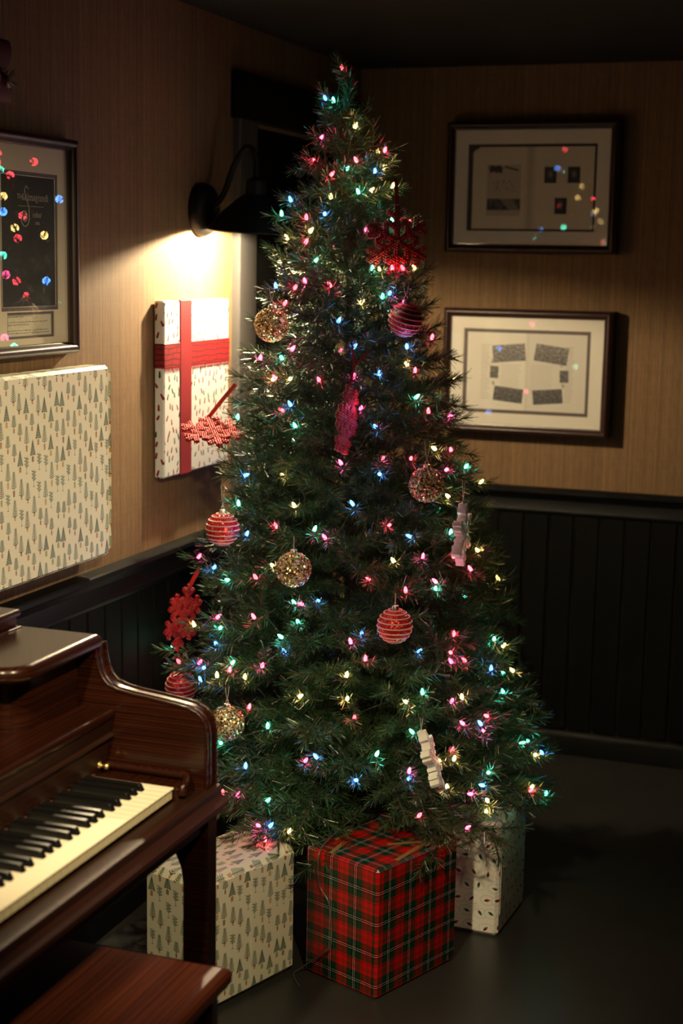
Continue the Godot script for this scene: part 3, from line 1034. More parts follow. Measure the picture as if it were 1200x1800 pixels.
# ---------------------------------------------------------------- wrapped things
func build_wrapped() -> void:
	# wrapped pictures on the left wall
	var a := thing("wrapped_panel", "large flat present in cream potted-tree paper, hung under the black poster over the piano", "gift", Vector3(0.003, 0.936, 2.16))
	var p := MB.new()
	p.box(Vector3(0.03, 0.2145, 0), Vector3(0.060, 0.429, 0.632), 0.007)
	part("wrapping_paper", p, M.tree_paper, a)
	var fold := MB.new()   # the ragged paper edge at the right end
	for k in 18:
		fold.quad(Vector3(0.056, 0.012 + k * 0.0226, -0.3162), Vector3(0.056, 0.012 + (k + 1) * 0.0226, -0.3162), Vector3(0.0615 + 0.001 * sin(k * 2.0 + 2), 0.012 + (k + 1) * 0.0226, -0.3175 - 0.002 * absf(sin(k * 1.7 + 1.7))), Vector3(0.0615 + 0.001 * sin(k * 2.0), 0.012 + k * 0.0226, -0.3175 - 0.002 * absf(sin(k * 1.7))))
	part("paper_flap", fold, M.tree_paper, a)
	var b := thing("wrapped_panel", "white sprinkle-patterned flat present with crossed red ribbons on the wall under the sconce", "gift", Vector3(0.003, 1.064, 1.311))
	part("wrapping_paper", block(Vector3(0.014, 0.218, 0), Vector3(0.028, 0.436, 0.388), 0.004), M.sprinkles, b)
	var wide := part("ribbon", block(Vector3(0.0155, 0.302, 0), Vector3(0.028, 0.062, 0.3905), 0.002), M.ribbon_mesh, b)
	var v := MB.new()
	v.box(Vector3(0.0165, 0.218, 0.074), Vector3(0.028, 0.439, 0.066), 0.002)
	part("ribbon", v, M.ribbon_sheer, b)
	var fr := MB.new()   # frayed hem of the wide ribbon
	for k in 46:
		var z := -0.194 + k * 0.0085
		var d := 0.004 + 0.006 * absf(sin(k * 1.3)) + 0.003 * absf(sin(k * 3.7))
		fr.quad(Vector3(0.0298, 0.272 - d, z + 0.002), Vector3(0.0298, 0.272 - d, z), Vector3(0.0298, 0.272, z - 0.001), Vector3(0.0298, 0.272, z + 0.0075))
	part("fringe", fr, M.ribbon_sheer, wide)
	# boxes on the floor
	var c := thing("gift_box", "present in cream potted-tree paper standing on the floor by the piano leg", "gift", Vector3(0.381, 0, 1.929), deg_to_rad(-19.3), "presents under the tree")
	part("wrapping_paper", block(Vector3(0, 0.150, 0), Vector3(0.18, 0.300, 0.31), 0.014), M.tree_paper, c)
	part("paper_flap", block(Vector3(0.0905, 0.15, -0.07), Vector3(0.0016, 0.27, 0.14), 0.0005), M.tree_paper, c)
	var d := thing("gift_box", "red and green tartan present in the middle under the tree", "gift", Vector3(0.689, 0, 1.720), deg_to_rad(-22.0), "presents under the tree")
	part("wrapping_paper", block(Vector3(0, 0.150, 0), Vector3(0.215, 0.300, 0.285), 0.006), M.tartan, d)
	for t in [[Vector3(-0.045, 0.3006, 0.105), 0.3, 0.075], [Vector3(-0.085, 0.3006, 0.045), 0.1, 0.055], [Vector3(0.050, 0.3006, -0.03), -0.6, 0.10], [Vector3(0.088, 0.3006, 0.01), 0.15, 0.12]]:
		var m := MB.new()
		m.box(Vector3.ZERO, Vector3(0.011, 0.0004, t[2]))
		var o := part("tape", m, M.tape, d)
		o.position = t[0]
		o.rotation.y = t[1]
	var e := thing("gift_box", "white present printed with red and green bulbs, half behind the tartan box", "gift", Vector3(0.811, 0, 1.357), deg_to_rad(-3.0), "presents under the tree")
	part("wrapping_paper", block(Vector3(0, 0.1425, 0), Vector3(0.20, 0.285, 0.23), 0.008), M.bulb_paper, e)
	part("paper_flap", block(Vector3(0.1006, 0.16, 0.04), Vector3(0.0014, 0.22, 0.12), 0.0005), M.bulb_paper, e)


# ---------------------------------------------------------------- piano and bench
func rounded(x0: float, x1: float, z0: float, z1: float, r: float, inset: float, y: float) -> PackedVector3Array:
	var out := PackedVector3Array()
	x0 += inset
	x1 -= inset
	z0 += inset
	z1 -= inset
	r = maxf(r - inset, 0.002)
	for q in [[x1 - r, z1 - r, 0.0], [x0 + 0.003, z1 - 0.003, 90.0], [x0 + 0.003, z0 + 0.003, 180.0], [x1 - 0.004, z0 + 0.004, 270.0]]:
		var rr := r if q[2] == 0.0 else 0.003
		for k in 9:
			var a := deg_to_rad(q[2] + k * 90.0 / 8)
			out.append(Vector3(q[0] + rr * cos(a), y, q[1] + rr * sin(a)))
	return out


func slab(x0: float, x1: float, z0: float, z1: float, r: float, y0: float, y1: float, nose: float) -> MB:  # a plank with one rounded corner and a bull-nosed edge
	var m := MB.new()
	m.wood = true
	var rows := []
	var mid := (y0 + y1) / 2
	for k in 9:
		var a := -PI / 2 + PI * k / 8
		rows.append(rounded(x0, x1, z0, z1, r, nose * (1.0 - cos(a)), mid + (y1 - y0) / 2 * sin(a)))
	m.grid(rows, true, false, true)
	for k in [0, 8]:
		var row: PackedVector3Array = rows[k]
		var mid3 := Vector3.ZERO
		for q in row:
			mid3 += q / row.size()
		for j in row.size():
			var a := row[j]
			var b := row[(j + 1) % row.size()]
			if k == 8:
				m.tri(mid3, b, a)
			else:
				m.tri(mid3, a, b)
	return m


func profile_z(poly: Array, z0: float, z1: float, ch := 0.0) -> MB:
	var m := MB.new()
	m.wood = true
	m.extrude(poly, z1 - z0, Transform3D(Basis(), Vector3(0, 0, z0)), ch)
	return m


func build_piano() -> void:
	var o := thing("piano", "old dark mahogany upright piano with yellowed keys against the left wall", "piano", Vector3(0.3, 0, 3.25))
	var off := -o.position
	var Z0 := 2.56
	var Z1 := 3.76
	var wood: Material = M.wood
	var dark: Material = M.wood_dark
	# case
	part("back_case", span(Vector3(0.045, 0.02, Z0 + 0.042), Vector3(0.288, 0.947, Z1 - 0.042), 0.002, true), dark, o, off)
	part("lower_panel", span(Vector3(0.29, 0.06, Z0 + 0.042), Vector3(0.33, 0.632, Z1 - 0.042), 0.003, true), dark, o, off)
	# stepped top at the wall
	part("top_lid", slab(0.02, 0.297, 2.598, Z1 - 0.04, 0.006, 0.948, 0.958, 0.004), wood, o, off)
	part("top_lid", span(Vector3(0.03, 0.958, 2.606), Vector3(0.288, 0.976, Z1 - 0.046), 0.002, true), wood, o, off)
	part("top_lid", slab(0.02, 0.296, 2.602, Z1 - 0.04, 0.006, 0.976, 0.989, 0.005), wood, o, off)
	var hn := part("handle_plate", span(Vector3(0.287, 0.961, 2.665), Vector3(0.2895, 0.9745, 2.74), 0.001), M.brass, o, off)
	part("handle_recess", span(Vector3(0.2885, 0.963, 2.668), Vector3(0.2900, 0.9725, 2.737)), M.ebony, hn, off)
	# the front lid ends and the panels beneath them
	for s in [0, 1]:
		var m := slab(0.285, 0.447, 2.582, 2.862, 0.055, 0.927, 0.955, 0.012)
		var pm := slab(0.20, 0.408, 2.602, 2.80, 0.045, 0.826, 0.929, 0.001)
		if s == 1:
			for q in [m, pm]:
				for i in q.v.size():
					q.v[i].z = Z0 + Z1 - q.v[i].z
					q.n[i].z = -q.n[i].z
				for i in range(0, q.ix.size(), 3):
					var k: int = q.ix[i]
					q.ix[i] = q.ix[i + 1]
					q.ix[i + 1] = k
		part("front_lid", m, wood, o, off)
		part("pillar_panel", pm, wood, o, off)
	part("music_panel", span(Vector3(0.288, 0.826, 2.79), Vector3(0.305, 0.946, Z1 - 0.23), 0.002, true), wood, o, off)
	part("music_shelf", slab(0.286, 0.480, 2.601, Z1 - 0.041, 0.004, 0.812, 0.828, 0.004), wood, o, off)
	part("fall_panel", profile_z([Vector2(0.44, 0.690), Vector2(0.462, 0.690), Vector2(0.464, 0.772), Vector2(0.472, 0.775), Vector2(0.476, 0.779), Vector2(0.473, 0.783), Vector2(0.470, 0.786), Vector2(0.472, 0.8125), Vector2(0.44, 0.8125)], 2.601, Z1 - 0.041), M.satin_wood, o, off)
	part("felt_strip", span(Vector3(0.45, 0.700, 2.652), Vector3(0.4665, 0.7235, 3.665)), M.felt, o, off)
	for z in [2.632, 3.688]:
		var kn := MB.new()
		kn.lathe([Vector2(0.007, 0), Vector2(0.007, 0.002), Vector2(0.003, 0.004), Vector2(0.003, 0.008), Vector2(0.0062, 0.012), Vector2(0.0060, 0.017), Vector2(0, 0.019)], 16, Transform3D(Basis(Vector3(0, 0, 1), -PI / 2), Vector3(0.4635, 0.733, z)))
		part("knob", kn, M.brass, o, off)
	# cheeks
	var curve := [Vector2(0.438, 0.935), Vector2(0.440, 0.915), Vector2(0.444, 0.897), Vector2(0.452, 0.880), Vector2(0.464, 0.868), Vector2(0.480, 0.861), Vector2(0.510, 0.856), Vector2(0.550, 0.852), Vector2(0.600, 0.846), Vector2(0.618, 0.843), Vector2(0.632, 0.838), Vector2(0.642, 0.829), Vector2(0.648, 0.817), Vector2(0.651, 0.800), Vector2(0.651, 0.700)]
	for z in [Z0, Z1 - 0.04]:
		var poly := [Vector2(0.045, 0.0), Vector2(0.335, 0.0), Vector2(0.335, 0.630), Vector2(0.646, 0.632), Vector2(0.651, 0.640), Vector2(0.651, 0.690)]
		var up := curve.duplicate()
		up.reverse()
		poly.append_array(up)
		poly.append_array([Vector2(0.30, 0.935), Vector2(0.285, 0.9465), Vector2(0.045, 0.9465)])
		var ck := part("cheek", profile_z(poly, z, z + 0.040, 0.003), wood, o, off)
		var bead := MB.new()
		for dz in [0.0395, 0.0275, 0.0015]:
			var path := []
			for q in curve:
				path.append(Vector3(q.x + 0.0005, q.y + 0.0005, z + dz))
			bead.tube(path, 0.0030, 6)
		part("edge_bead", bead, wood, ck, off)
	# key bed, slip and blocks
	part("key_slip", profile_z([Vector2(0.612, 0.672), Vector2(0.612, 0.694), Vector2(0.620, 0.697), Vector2(0.652, 0.7025), Vector2(0.659, 0.7005), Vector2(0.661, 0.696), Vector2(0.660, 0.690), Vector2(0.663, 0.684), Vector2(0.670, 0.6795), Vector2(0.675, 0.675), Vector2(0.675, 0.667), Vector2(0.670, 0.662), Vector2(0.664, 0.660), Vector2(0.664, 0.654), Vector2(0.612, 0.654)], Z0 - 0.004, Z1 + 0.004, 0.001), M.satin_wood, o, off)
	part("key_bed", span(Vector3(0.30, 0.633, Z0 + 0.04), Vector3(0.655, 0.690, Z1 - 0.04), 0.003, true), dark, o, off)
	for z in [[2.601, 2.650], [3.666, 3.719]]:
		var kb := part("key_block", span(Vector3(0.462, 0.690, z[0]), Vector3(0.622, 0.7185, z[1]), 0.003, true), wood, o, off)
		var rim := MB.new()
		var zc: float = z[0] + 0.006 if z[0] < 3 else z[1] - 0.006
		var ze: float = z[1] - 0.007 if z[0] < 3 else z[0] + 0.007
		var path := [Vector3(0.468, 0.727, zc)]
		for k in 9:
			var q := k / 8.0 * PI / 2
			path.append(Vector3(0.612 + 0.016 * sin(q), 0.727 - 0.008 * k / 8.0, lerpf(zc, ze, 1 - cos(q))))
		path.append(Vector3(0.628, 0.706, ze))
		rim.wood = true
		rim.tube(path, 0.008, 8)
		part("block_rim", rim, wood, kb, off)
	# keys, from the treble end (nearest the tree) to the bass
	var pitch := 0.0194
	var kw := MB.new()   # one white key: top plate with a lipped front, and its body
	kw.box(Vector3(0.0735, -0.0015, 0), Vector3(0.150, 0.003, pitch - 0.0013), 0.0006)
	var kwm := kw.mesh(M.ivory)
	var kf := MB.new()
	kf.box(Vector3(0.0725, -0.0115, 0), Vector3(0.1455, 0.017, pitch - 0.0018), 0.0004)
	kf.surface_on(kwm, M.key_front)
	var bk := MB.new()
	var prof := [Vector2(0, 0), Vector2(0.111, 0), Vector2(0.1060, 0.0110), Vector2(0.1035, 0.0125), Vector2(0, 0.0125)]
	bk.extrude(prof, 0.0104, Transform3D(Basis(), Vector3(0, 0, -0.0052)), 0.0010)
	var bkm := bk.mesh(M.ebony)
	var order := [0, 1, 1, 1, 0, 1, 1]
	var shift := [0.0, -0.0037, 0.0, 0.0035, 0.0, -0.0017, 0.0019]   # a black key above the gap after each white one, from C downwards: C-B none, B-A, A-G, G-F, F-E none, E-D, D-C
	for i in 52:
		var zc := 2.653 + pitch * (i + 0.5)
		var k := put_mesh("white_key", kwm, o)
		k.position = Vector3(0.468, 0.7205, zc) + off
		if order[i % 7] == 1 and i < 51:
			var s := put_mesh("black_key", bkm, o)
			s.position = Vector3(0.4665, 0.7195, zc + pitch / 2 + shift[i % 7]) + off
	# legs
	for z in [Z0 + 0.012, Z1 - 0.052]:
		var leg := profile_z([Vector2(0.612, 0.0), Vector2(0.656, 0.0), Vector2(0.660, 0.02), Vector2(0.660, 0.654), Vector2(0.585, 0.654), Vector2(0.588, 0.62), Vector2(0.598, 0.585), Vector2(0.609, 0.56), Vector2(0.613, 0.53)], z, z + 0.040, 0.003)
		part("leg", leg, dark, o, off)


func build_bench() -> void:
	var o := thing("piano_bench", "low reddish-brown wooden piano bench in front of the keyboard", "bench", Vector3(0.61, 0, 3.16))
	var off := -o.position
	var top := MB.new()
	top.wood = true
	var rows := []
	for q in [[0.018, 0.462], [0.006, 0.464], [0.0, 0.472], [0.0, 0.486], [0.004, 0.494], [0.012, 0.498]]:
		rows.append(rounded(0.43, 0.792, 2.800, 3.52, 0.004, q[0], q[1]))
	top.grid(rows, true, false, true)
	top.quad(rows[5][0], rows[5][35], rows[5][18], rows[5][9])
	top.quad(rows[0][0], rows[0][9], rows[0][18], rows[0][35])
	part("seat", top, M.bench_wood, o, off)
	for z in [2.835, 3.47]:
		part("apron", span(Vector3(0.465, 0.385, z), Vector3(0.757, 0.464, z + 0.018), 0.002, true), M.wood_dark, o, off)
	for x in [0.455, 0.752]:
		part("apron", span(Vector3(x, 0.385, 2.845), Vector3(x + 0.018, 0.464, 3.475), 0.002, true), M.wood_dark, o, off)
	for x in [0.448, 0.735]:
		for z in [2.822, 3.455]:
			var l := MB.new()
			l.wood = true
			for k in 1:
				var a := Vector3(x, 0, z)
				l.grid([PackedVector3Array([a + Vector3(0.006, 0, 0.006), a + Vector3(0.034, 0, 0.006), a + Vector3(0.034, 0, 0.034), a + Vector3(0.006, 0, 0.034)]), PackedVector3Array([a + Vector3(0, 0.38, 0), a + Vector3(0.04, 0.38, 0), a + Vector3(0.04, 0.38, 0.04), a + Vector3(0, 0.38, 0.04)]), PackedVector3Array([a + Vector3(0, 0.464, 0), a + Vector3(0.04, 0.464, 0), a + Vector3(0.04, 0.464, 0.04), a + Vector3(0, 0.464, 0.04)])], true)
			part("leg", l, M.wood_dark, o, off)


# ---------------------------------------------------------------- the tree
func axis_at(h: float) -> Vector3:
	return BASE.lerp(TIP, h / TIP.y)


func radius_at(h: float) -> float:
	return 0.5 * pow(maxf((2.06 - h) / 1.76, 0.0), 0.75) if h > 0.3 else 0.5


func needles_on(nb: MB, a: Vector3, b: Vector3, per_metre: float, tip: bool) -> void:
	var d := (b - a).normalized()
	var s := d.cross(Vector3.UP if absf(d.y) < 0.9 else Vector3.RIGHT).normalized()
	var u := d.cross(s)
	var L := a.distance_to(b)
	var count := int(L * per_metre)
	for k in count:
		var f := (k + rng.randf()) / count
		var q := rng.randf() * TAU
		var spread := rng.randf_range(0.55, 1.05)
		if tip and f > 0.85:
			spread *= 0.5
		var out := s * cos(q) + u * sin(q)
		var dir := (d * cos(spread) + out * sin(spread)).normalized()
		var p := a.lerp(b, f)
		var len := rng.randf_range(0.020, 0.034)
		var w := dir.cross(Vector3(rng.randf_range(-1, 1), rng.randf_range(-1, 1), rng.randf_range(-1, 1))).normalized() * 0.00085
		var g := rng.randf_range(0.75, 1.35)
		nb.tint = Color(0.018 * g, 0.050 * g, 0.018 * g) if rng.randf() < 0.75 else Color(0.042 * g, 0.070 * g, 0.022 * g)
		nb.quad(p - w, p + w, p + dir * len + w * 0.5, p + dir * len - w * 0.5)


func branch_mesh(L: float, sd: int) -> ArrayMesh:  # a wired branch along +x with side twigs, all of it needled but for the part near the pole
	rng.seed = sd
	var nb := MB.new()
	var st := MB.new()
	var path := []
	for k in 7:
		var f := k / 6.0
		path.append(Vector3(L * f, 0.03 * L * sin(f * 3.0) - 0.05 * L * f * f, 0.03 * L * sin(f * 4.0 + sd)))
	st.tube(path, 0.0024, 5)
	var along := func(f: float) -> Vector3:
		var x := clampf(f, 0, 1) * 6.0
		var i := mini(int(x), 5)
		return path[i].lerp(path[i + 1], x - i)
	var from := 0.30 if L > 0.2 else 0.12
	for k in 6:
		var a := maxf(from, k / 6.0)
		var b := (k + 1) / 6.0
		if b > a:
			needles_on(nb, along.call(a), along.call(b), 1050.0, k == 5)
	var twigs := maxi(3, int(L / 0.042))
	for k in twigs:
		var f := from + (0.93 - from) * (k + 0.5) / twigs
		var p: Vector3 = along.call(f)
		var side := 1.0 if k % 2 == 0 else -1.0
		var lift := rng.randf_range(-0.55, 0.7)
		var lean := rng.randf_range(0.62, 0.95)
		var dir := Vector3(cos(lean), sin(lean) * lift * 0.8, sin(lean) * side).normalized()
		var len := minf(lerpf(0.135, 0.075, f) * rng.randf_range(0.85, 1.15), L * 0.62)
		var q := p + dir * len + Vector3(0, rng.randf_range(-0.015, 0.012), 0)
		st.tube([p, q], 0.0016, 4)
		needles_on(nb, p, q, 1050.0, true)
	var m := nb.mesh(M.needle)
	st.surface_on(m, M.stem)
	return m


func build_tree(keep_clear: Array) -> Node3D:
	var o := thing("christmas_tree", "tall green artificial Christmas tree, decorated and lit, in the corner by the piano", "christmas tree", BASE)
	var pole := MB.new()
	pole.tube([Vector3(0, 0.05, 0), TIP - BASE - Vector3(0, 0.06, 0)], 0.016, 10, false, [0.017, 0.010])
	part("pole", pole, M.stem, o)
	var stand := MB.new()
	stand.lathe([Vector2(0, 0), Vector2(0.100, 0), Vector2(0.104, 0.01), Vector2(0.122, 0.24), Vector2(0.126, 0.25), Vector2(0.122, 0.26), Vector2(0.116, 0.255), Vector2(0.10, 0.22), Vector2(0, 0.215)], 32, Transform3D(Basis(), Vector3(0.02, 0, 0.0)))
	part("stand", stand, M.skirt, o)
	var sizes := [0.08, 0.13, 0.19, 0.25, 0.31, 0.37, 0.43, 0.49]
	var kinds := []
	for i in sizes.size():
		kinds.append([branch_mesh(sizes[i], 100 + i * 2), branch_mesh(sizes[i], 101 + i * 2)])
	rng.seed = 77
	var tiers := 29
	var made := 0
	for k in tiers:
		var h := lerpf(0.30, 1.93, pow(float(k) / (tiers - 1), 0.96))
		var r := radius_at(h)
		var count := int(4.6 + r * 19.0)
		var turn := k * 2.4
		for j in count:
			if made >= 290:
				break
			var a := turn + TAU * (j + rng.randf_range(-0.22, 0.22)) / count
			var ln := clampf(r * rng.randf_range(0.86, 1.05), 0.075, 0.52)
			var rise := lerpf(0.02, 0.75, pow(h / 2.0, 1.3)) + rng.randf_range(-0.14, 0.14)
			if h < 0.42:
				rise = rng.randf_range(-0.10, 0.10)
			var dir := Vector3(cos(a) * cos(rise), sin(rise), sin(a) * cos(rise))
			var base := axis_at(h) - Vector3(0, ln * sin(rise) * 0.8, 0)
			var tip := base + dir * ln
			if tip.x < 0.100:
				ln *= (base.x - 0.100) / (base.x - tip.x)
				tip = base + dir * ln
			var ok := true
			for q in keep_clear:   # a branch is bent aside where an ornament hangs
				var near := Geometry3D.get_closest_point_to_segment(q, base + dir * ln * 0.3, tip + dir * 0.03)
				if near.distance_to(q) < 0.062:
					ok = false
			if not ok:
				ln *= 0.72
				tip = base + dir * ln
			var best := 0
			for i in sizes.size():
				if absf(sizes[i] - ln) < absf(sizes[best] - ln):
					best = i
			var b := put_mesh("branch", kinds[best][rng.randi() % 2], o)
			var x := dir
			var z := x.cross(Vector3.UP).normalized()
			var y := z.cross(x)
			var roll := rng.randf_range(-0.5, 0.5)
			b.transform = Transform3D(Basis(x, y, z).rotated(x, roll) * (ln / sizes[best]), base - BASE)
			made += 1
	for q in [Vector3(0.415, 0.345, 1.86), Vector3(0.350, 0.41, 1.84), Vector3(0.515, 0.365, 1.84), Vector3(0.825, 0.335, 1.68), Vector3(0.735, 0.385, 1.74), Vector3(0.330, 0.355, 1.78), Vector3(0.470, 0.335, 1.86), Vector3(0.945, 0.36, 1.46)]:   # low branches bowed over the presents
		var from := axis_at(q.y + 0.10)
		var x: Vector3 = (q - from).normalized()
		var ln: float = from.distance_to(q)
		var best := 0
		for i in sizes.size():
			if absf(sizes[i] - ln) < absf(sizes[best] - ln):
				best = i
		var b := put_mesh("branch", kinds[best][rng.randi() % 2], o)
		var z := x.cross(Vector3.UP).normalized()
		b.transform = Transform3D(Basis(x, z.cross(x), z) * (ln / sizes[best]), from - BASE)
	var tp := put_mesh("branch", branch_mesh(0.12, 300), o)
	tp.transform = Transform3D(Basis(Vector3(0, 0, 1), PI / 2 - 0.04), TIP - BASE - Vector3(0, 0.135, 0))
	return o


func bulb_shape(mat: Material) -> ArrayMesh:
	var g := MB.new()
	g.lathe([Vector2(0.0024, 0.0), Vector2(0.0037, 0.0025), Vector2(0.0042, 0.006), Vector2(0.0036, 0.0105), Vector2(0.0020, 0.0145), Vector2(0, 0.0165)], 10)
	var m := g.mesh(mat)
	var s := MB.new()
	s.lathe([Vector2(0, -0.012), Vector2(0.0028, -0.012), Vector2(0.0033, -0.001), Vector2(0.0033, 0.001), Vector2(0, 0.001)], 8)
	s.surface_on(m, M.wire)
	return m


func build_string_lights() -> void:
	var o := thing("string_lights", "multicoloured mini string lights wound around the Christmas tree, all lit", "string lights", BASE)
	var kinds := {"r": bulb_shape(M.bulb_r), "p": bulb_shape(M.bulb_p), "t": bulb_shape(M.bulb_t), "b": bulb_shape(M.bulb_b), "y": bulb_shape(M.bulb_y)}
	var tone := {"r": Color(1.0, 0.05, 0.08), "p": Color(1.0, 0.08, 0.30), "t": Color(0.08, 1.0, 0.62), "b": Color(0.08, 0.34, 1.0), "y": Color(1.0, 0.66, 0.20)}
	var spots := []
	for g in [["r", RED_BULBS], ["p", PINK_BULBS], ["t", TEAL_BULBS], ["b", BLUE_BULBS], ["y", WARM_BULBS]]:
		for p in g[1]:
			spots.append([p, g[0]])
	rng.seed = 5
	var cols := ["r", "t", "b", "y", "p"]
	for k in 34:   # the far side of the tree
		var h := 0.34 + 1.55 * pow((k + 0.5) / 34.0, 1.25)
		var a := -2.75 + fmod(k * 2.13, 3.6)
		var r := radius_at(h) * rng.randf_range(0.86, 1.0)
		var p := axis_at(h) + Vector3(cos(a) * r, 0, sin(a) * r)
		p.x = maxf(p.x, 0.03)
		spots.append([p, cols[k % 5]])
	for s in spots:
		var out: Vector3 = s[0] - axis_at(s[0].y - 0.05)
		var wx := (out.normalized() + Vector3(rng.randf_range(-0.4, 0.4), rng.randf_range(-0.3, 0.4), rng.randf_range(-0.4, 0.4))).normalized()
		var wz := wx.cross(Vector3(0.1, 1, 0.05)).normalized()
		twig_spots.append(Transform3D(Basis(wx, wz.cross(wx), wz), s[0] - wx * 0.055 - Vector3(0, 0.006, 0)))
		var b := put_mesh("bulb", kinds[s[1]], o)
		var up := Vector3(rng.randf_range(-0.7, 0.7), rng.randf_range(0.1, 1.0), rng.randf_range(-0.7, 0.7)).normalized()
		var sx := up.cross(Vector3(0.3, 0.2, 0.9)).normalized()
		b.transform = Transform3D(Basis(sx, up, sx.cross(up)), s[0] - BASE)
		var li := OmniLight3D.new()
		li.name = "bulb_light"
		li.light_color = tone[s[1]].linear_to_srgb()
		li.light_energy = BULB_E
		li.light_size = 0.004
		li.omni_range = 8.0
		li.omni_attenuation = 2.0
		li.shadow_enabled = true
		li.position = Vector3(0, 0.006, 0)
		b.add_child(li, true)
	# the wire, from bulb to next bulb, tucked a little into the tree
	var left := []
	for s in spots:
		left.append(s[0])
	left.sort_custom(func(a, b): return a.y > b.y)
	var chain := [left.pop_front()]
	while left.size():
		var last: Vector3 = chain[-1]
		var best := 0
		var cost := 1e9
		for i in left.size():
			var q: Vector3 = left[i]
			var d := last.distance_to(q) + 0.9 * maxf(last.y - q.y, 0.0)
			if d < cost:
				cost = d
				best = i
		chain.append(left[best])
		left.remove_at(best)
	var w := MB.new()
	for i in chain.size() - 1:
		var a: Vector3 = chain[i]
		var b: Vector3 = chain[i + 1]
		if a.distance_to(b) > 0.34:
			continue
		var path := []
		for k in 6:
			var f := k / 5.0
			var p := a.lerp(b, f)
			var ax := axis_at(p.y)
			p += (Vector3(ax.x, p.y, ax.z) - p) * (0.10 + 0.14 * sin(f * PI)) + Vector3(0, -0.020 * sin(f * PI), 0)
			path.append(p - BASE)
		w.tube(path, 0.0011, 4)
	part("wire", w, M.wire, o)


func build_twigs(tree: Node3D) -> void:  # the twig ends that the bulbs are clipped to
	rng.seed = 12
	var kinds := []
	for i in 5:
		var nb := MB.new()
		var st := MB.new()
		var end := Vector3(0.085, rng.randf_range(-0.008, 0.008), rng.randf_range(-0.008, 0.008))
		st.tube([Vector3(-0.03, 0, 0), end], 0.0016, 4)
		needles_on(nb, Vector3(-0.01, 0, 0), end, 1000.0, true)
		var m := nb.mesh(M.needle)
		st.surface_on(m, M.stem)
		kinds.append(m)
	for i in twig_spots.size():
		var t := put_mesh("twig", kinds[i % 5], tree)
		t.transform = Transform3D(Basis(), -BASE) * twig_spots[i]


# ---------------------------------------------------------------- ornaments
func ball_mesh(kind: String, sd: int) -> ArrayMesh:
	rng.seed = sd
	var m := MB.new()
	var R := 0.0385
	var rows := 34
	var cols := 66
	for i in rows:
		for j in cols:
			var q := []
			for d in [[0, 0], [1, 0], [1, 1], [0, 1]]:
				var th: float = PI * ((i + d[0]) / float(rows) - 0.5)
				var ph: float = TAU * ((j + d[1] + 0.5 * (i % 2)) / float(cols))
				q.append(Vector3(cos(th) * cos(ph), sin(th), cos(th) * sin(ph)))
			var mid: Vector3 = (q[0] + q[1] + q[2] + q[3]) / 4.0
			var tiltv := Vector3(rng.randf_range(-1, 1), rng.randf_range(-1, 1), rng.randf_range(-1, 1)) * (0.62 if kind == "gold" else 0.30)
			var nrm := (mid.normalized() + tiltv).normalized()
			var lift := rng.randf_range(0.0, 0.0022) if kind == "gold" else rng.randf_range(0.0, 0.0008)
			if kind == "gold":
				var g := rng.randf()
				m.tint = Color(0.74, 0.54, 0.26) if g < 0.40 else (Color(0.95, 0.88, 0.70) if g < 0.62 else Color(0.14, 0.08, 0.03))
			else:
				m.tint = Color(0.50, 0.012, 0.018) if rng.randf() < 0.85 else Color(0.85, 0.10, 0.10)
			var w := []
			for p in q:   # each flake is tipped about its middle
				var on: Vector3 = p - nrm * (p - mid).dot(nrm)
				w.append((on * 1.04 - mid * 0.04) * (R + lift))
			m.quad(w[0], w[1], w[2], w[3])
	return m.mesh(M.glitter if kind == "gold" else M.red_glitter)


func dress_ball(o: Node3D, kind: String, ball: ArrayMesh, cord: ArrayMesh, tilt: Vector3, thread: float) -> void:
	var b := put_mesh("ball", ball, o)
	b.position = Vector3.ZERO
	b.rotation = tilt
	if kind == "red":
		var c := put_mesh("cord", cord, o)
		c.rotation = tilt
	var cap := MB.new()
	cap.lathe([Vector2(0.0085, 0.034), Vector2(0.0090, 0.037), Vector2(0.0085, 0.037), Vector2(0.0080, 0.0445), Vector2(0.0065, 0.0462), Vector2(0, 0.0465)], 14)
	var ring_path := []
	for k in 14:
		ring_path.append(Vector3(0.0042 * cos(TAU * k / 14), 0.0502 + 0.0042 * sin(TAU * k / 14), 0))
	cap.tube(ring_path, 0.0007, 5, true)
	var held := part("cap", cap, M.silver, o)
	var th := MB.new()
	for s in [-1, 1]:
		th.tube([Vector3(0, 0.053, 0), Vector3(s * 0.004, 0.054 + thread * 0.5, 0), Vector3(s * 0.0065, 0.054 + thread, 0)], 0.0006, 4)
	part("thread", th, M.thread, held)


func cord_mesh() -> ArrayMesh:  # twisted pale cord laid in rings over the ball
	var m := MB.new()
	for k in 9:
		var th := -1.18 + k * 0.295
		var r := 0.0392 * cos(th)
		var y := 0.0392 * sin(th)
		var seg := maxi(24, int(TAU * r / 0.0026))
		for ply in 2:
			var path := []
			for j in seg * 2:
				var a := TAU * j / (seg * 2)
				var tw := a * seg * 0.5 + ply * PI
				var rr := r + 0.0010 * cos(tw)
				path.append(Vector3(rr * cos(a), y + 0.0010 * sin(tw), rr * sin(a)))
			m.tube(path, 0.0010, 4, true)
	return m.mesh(M.cord)


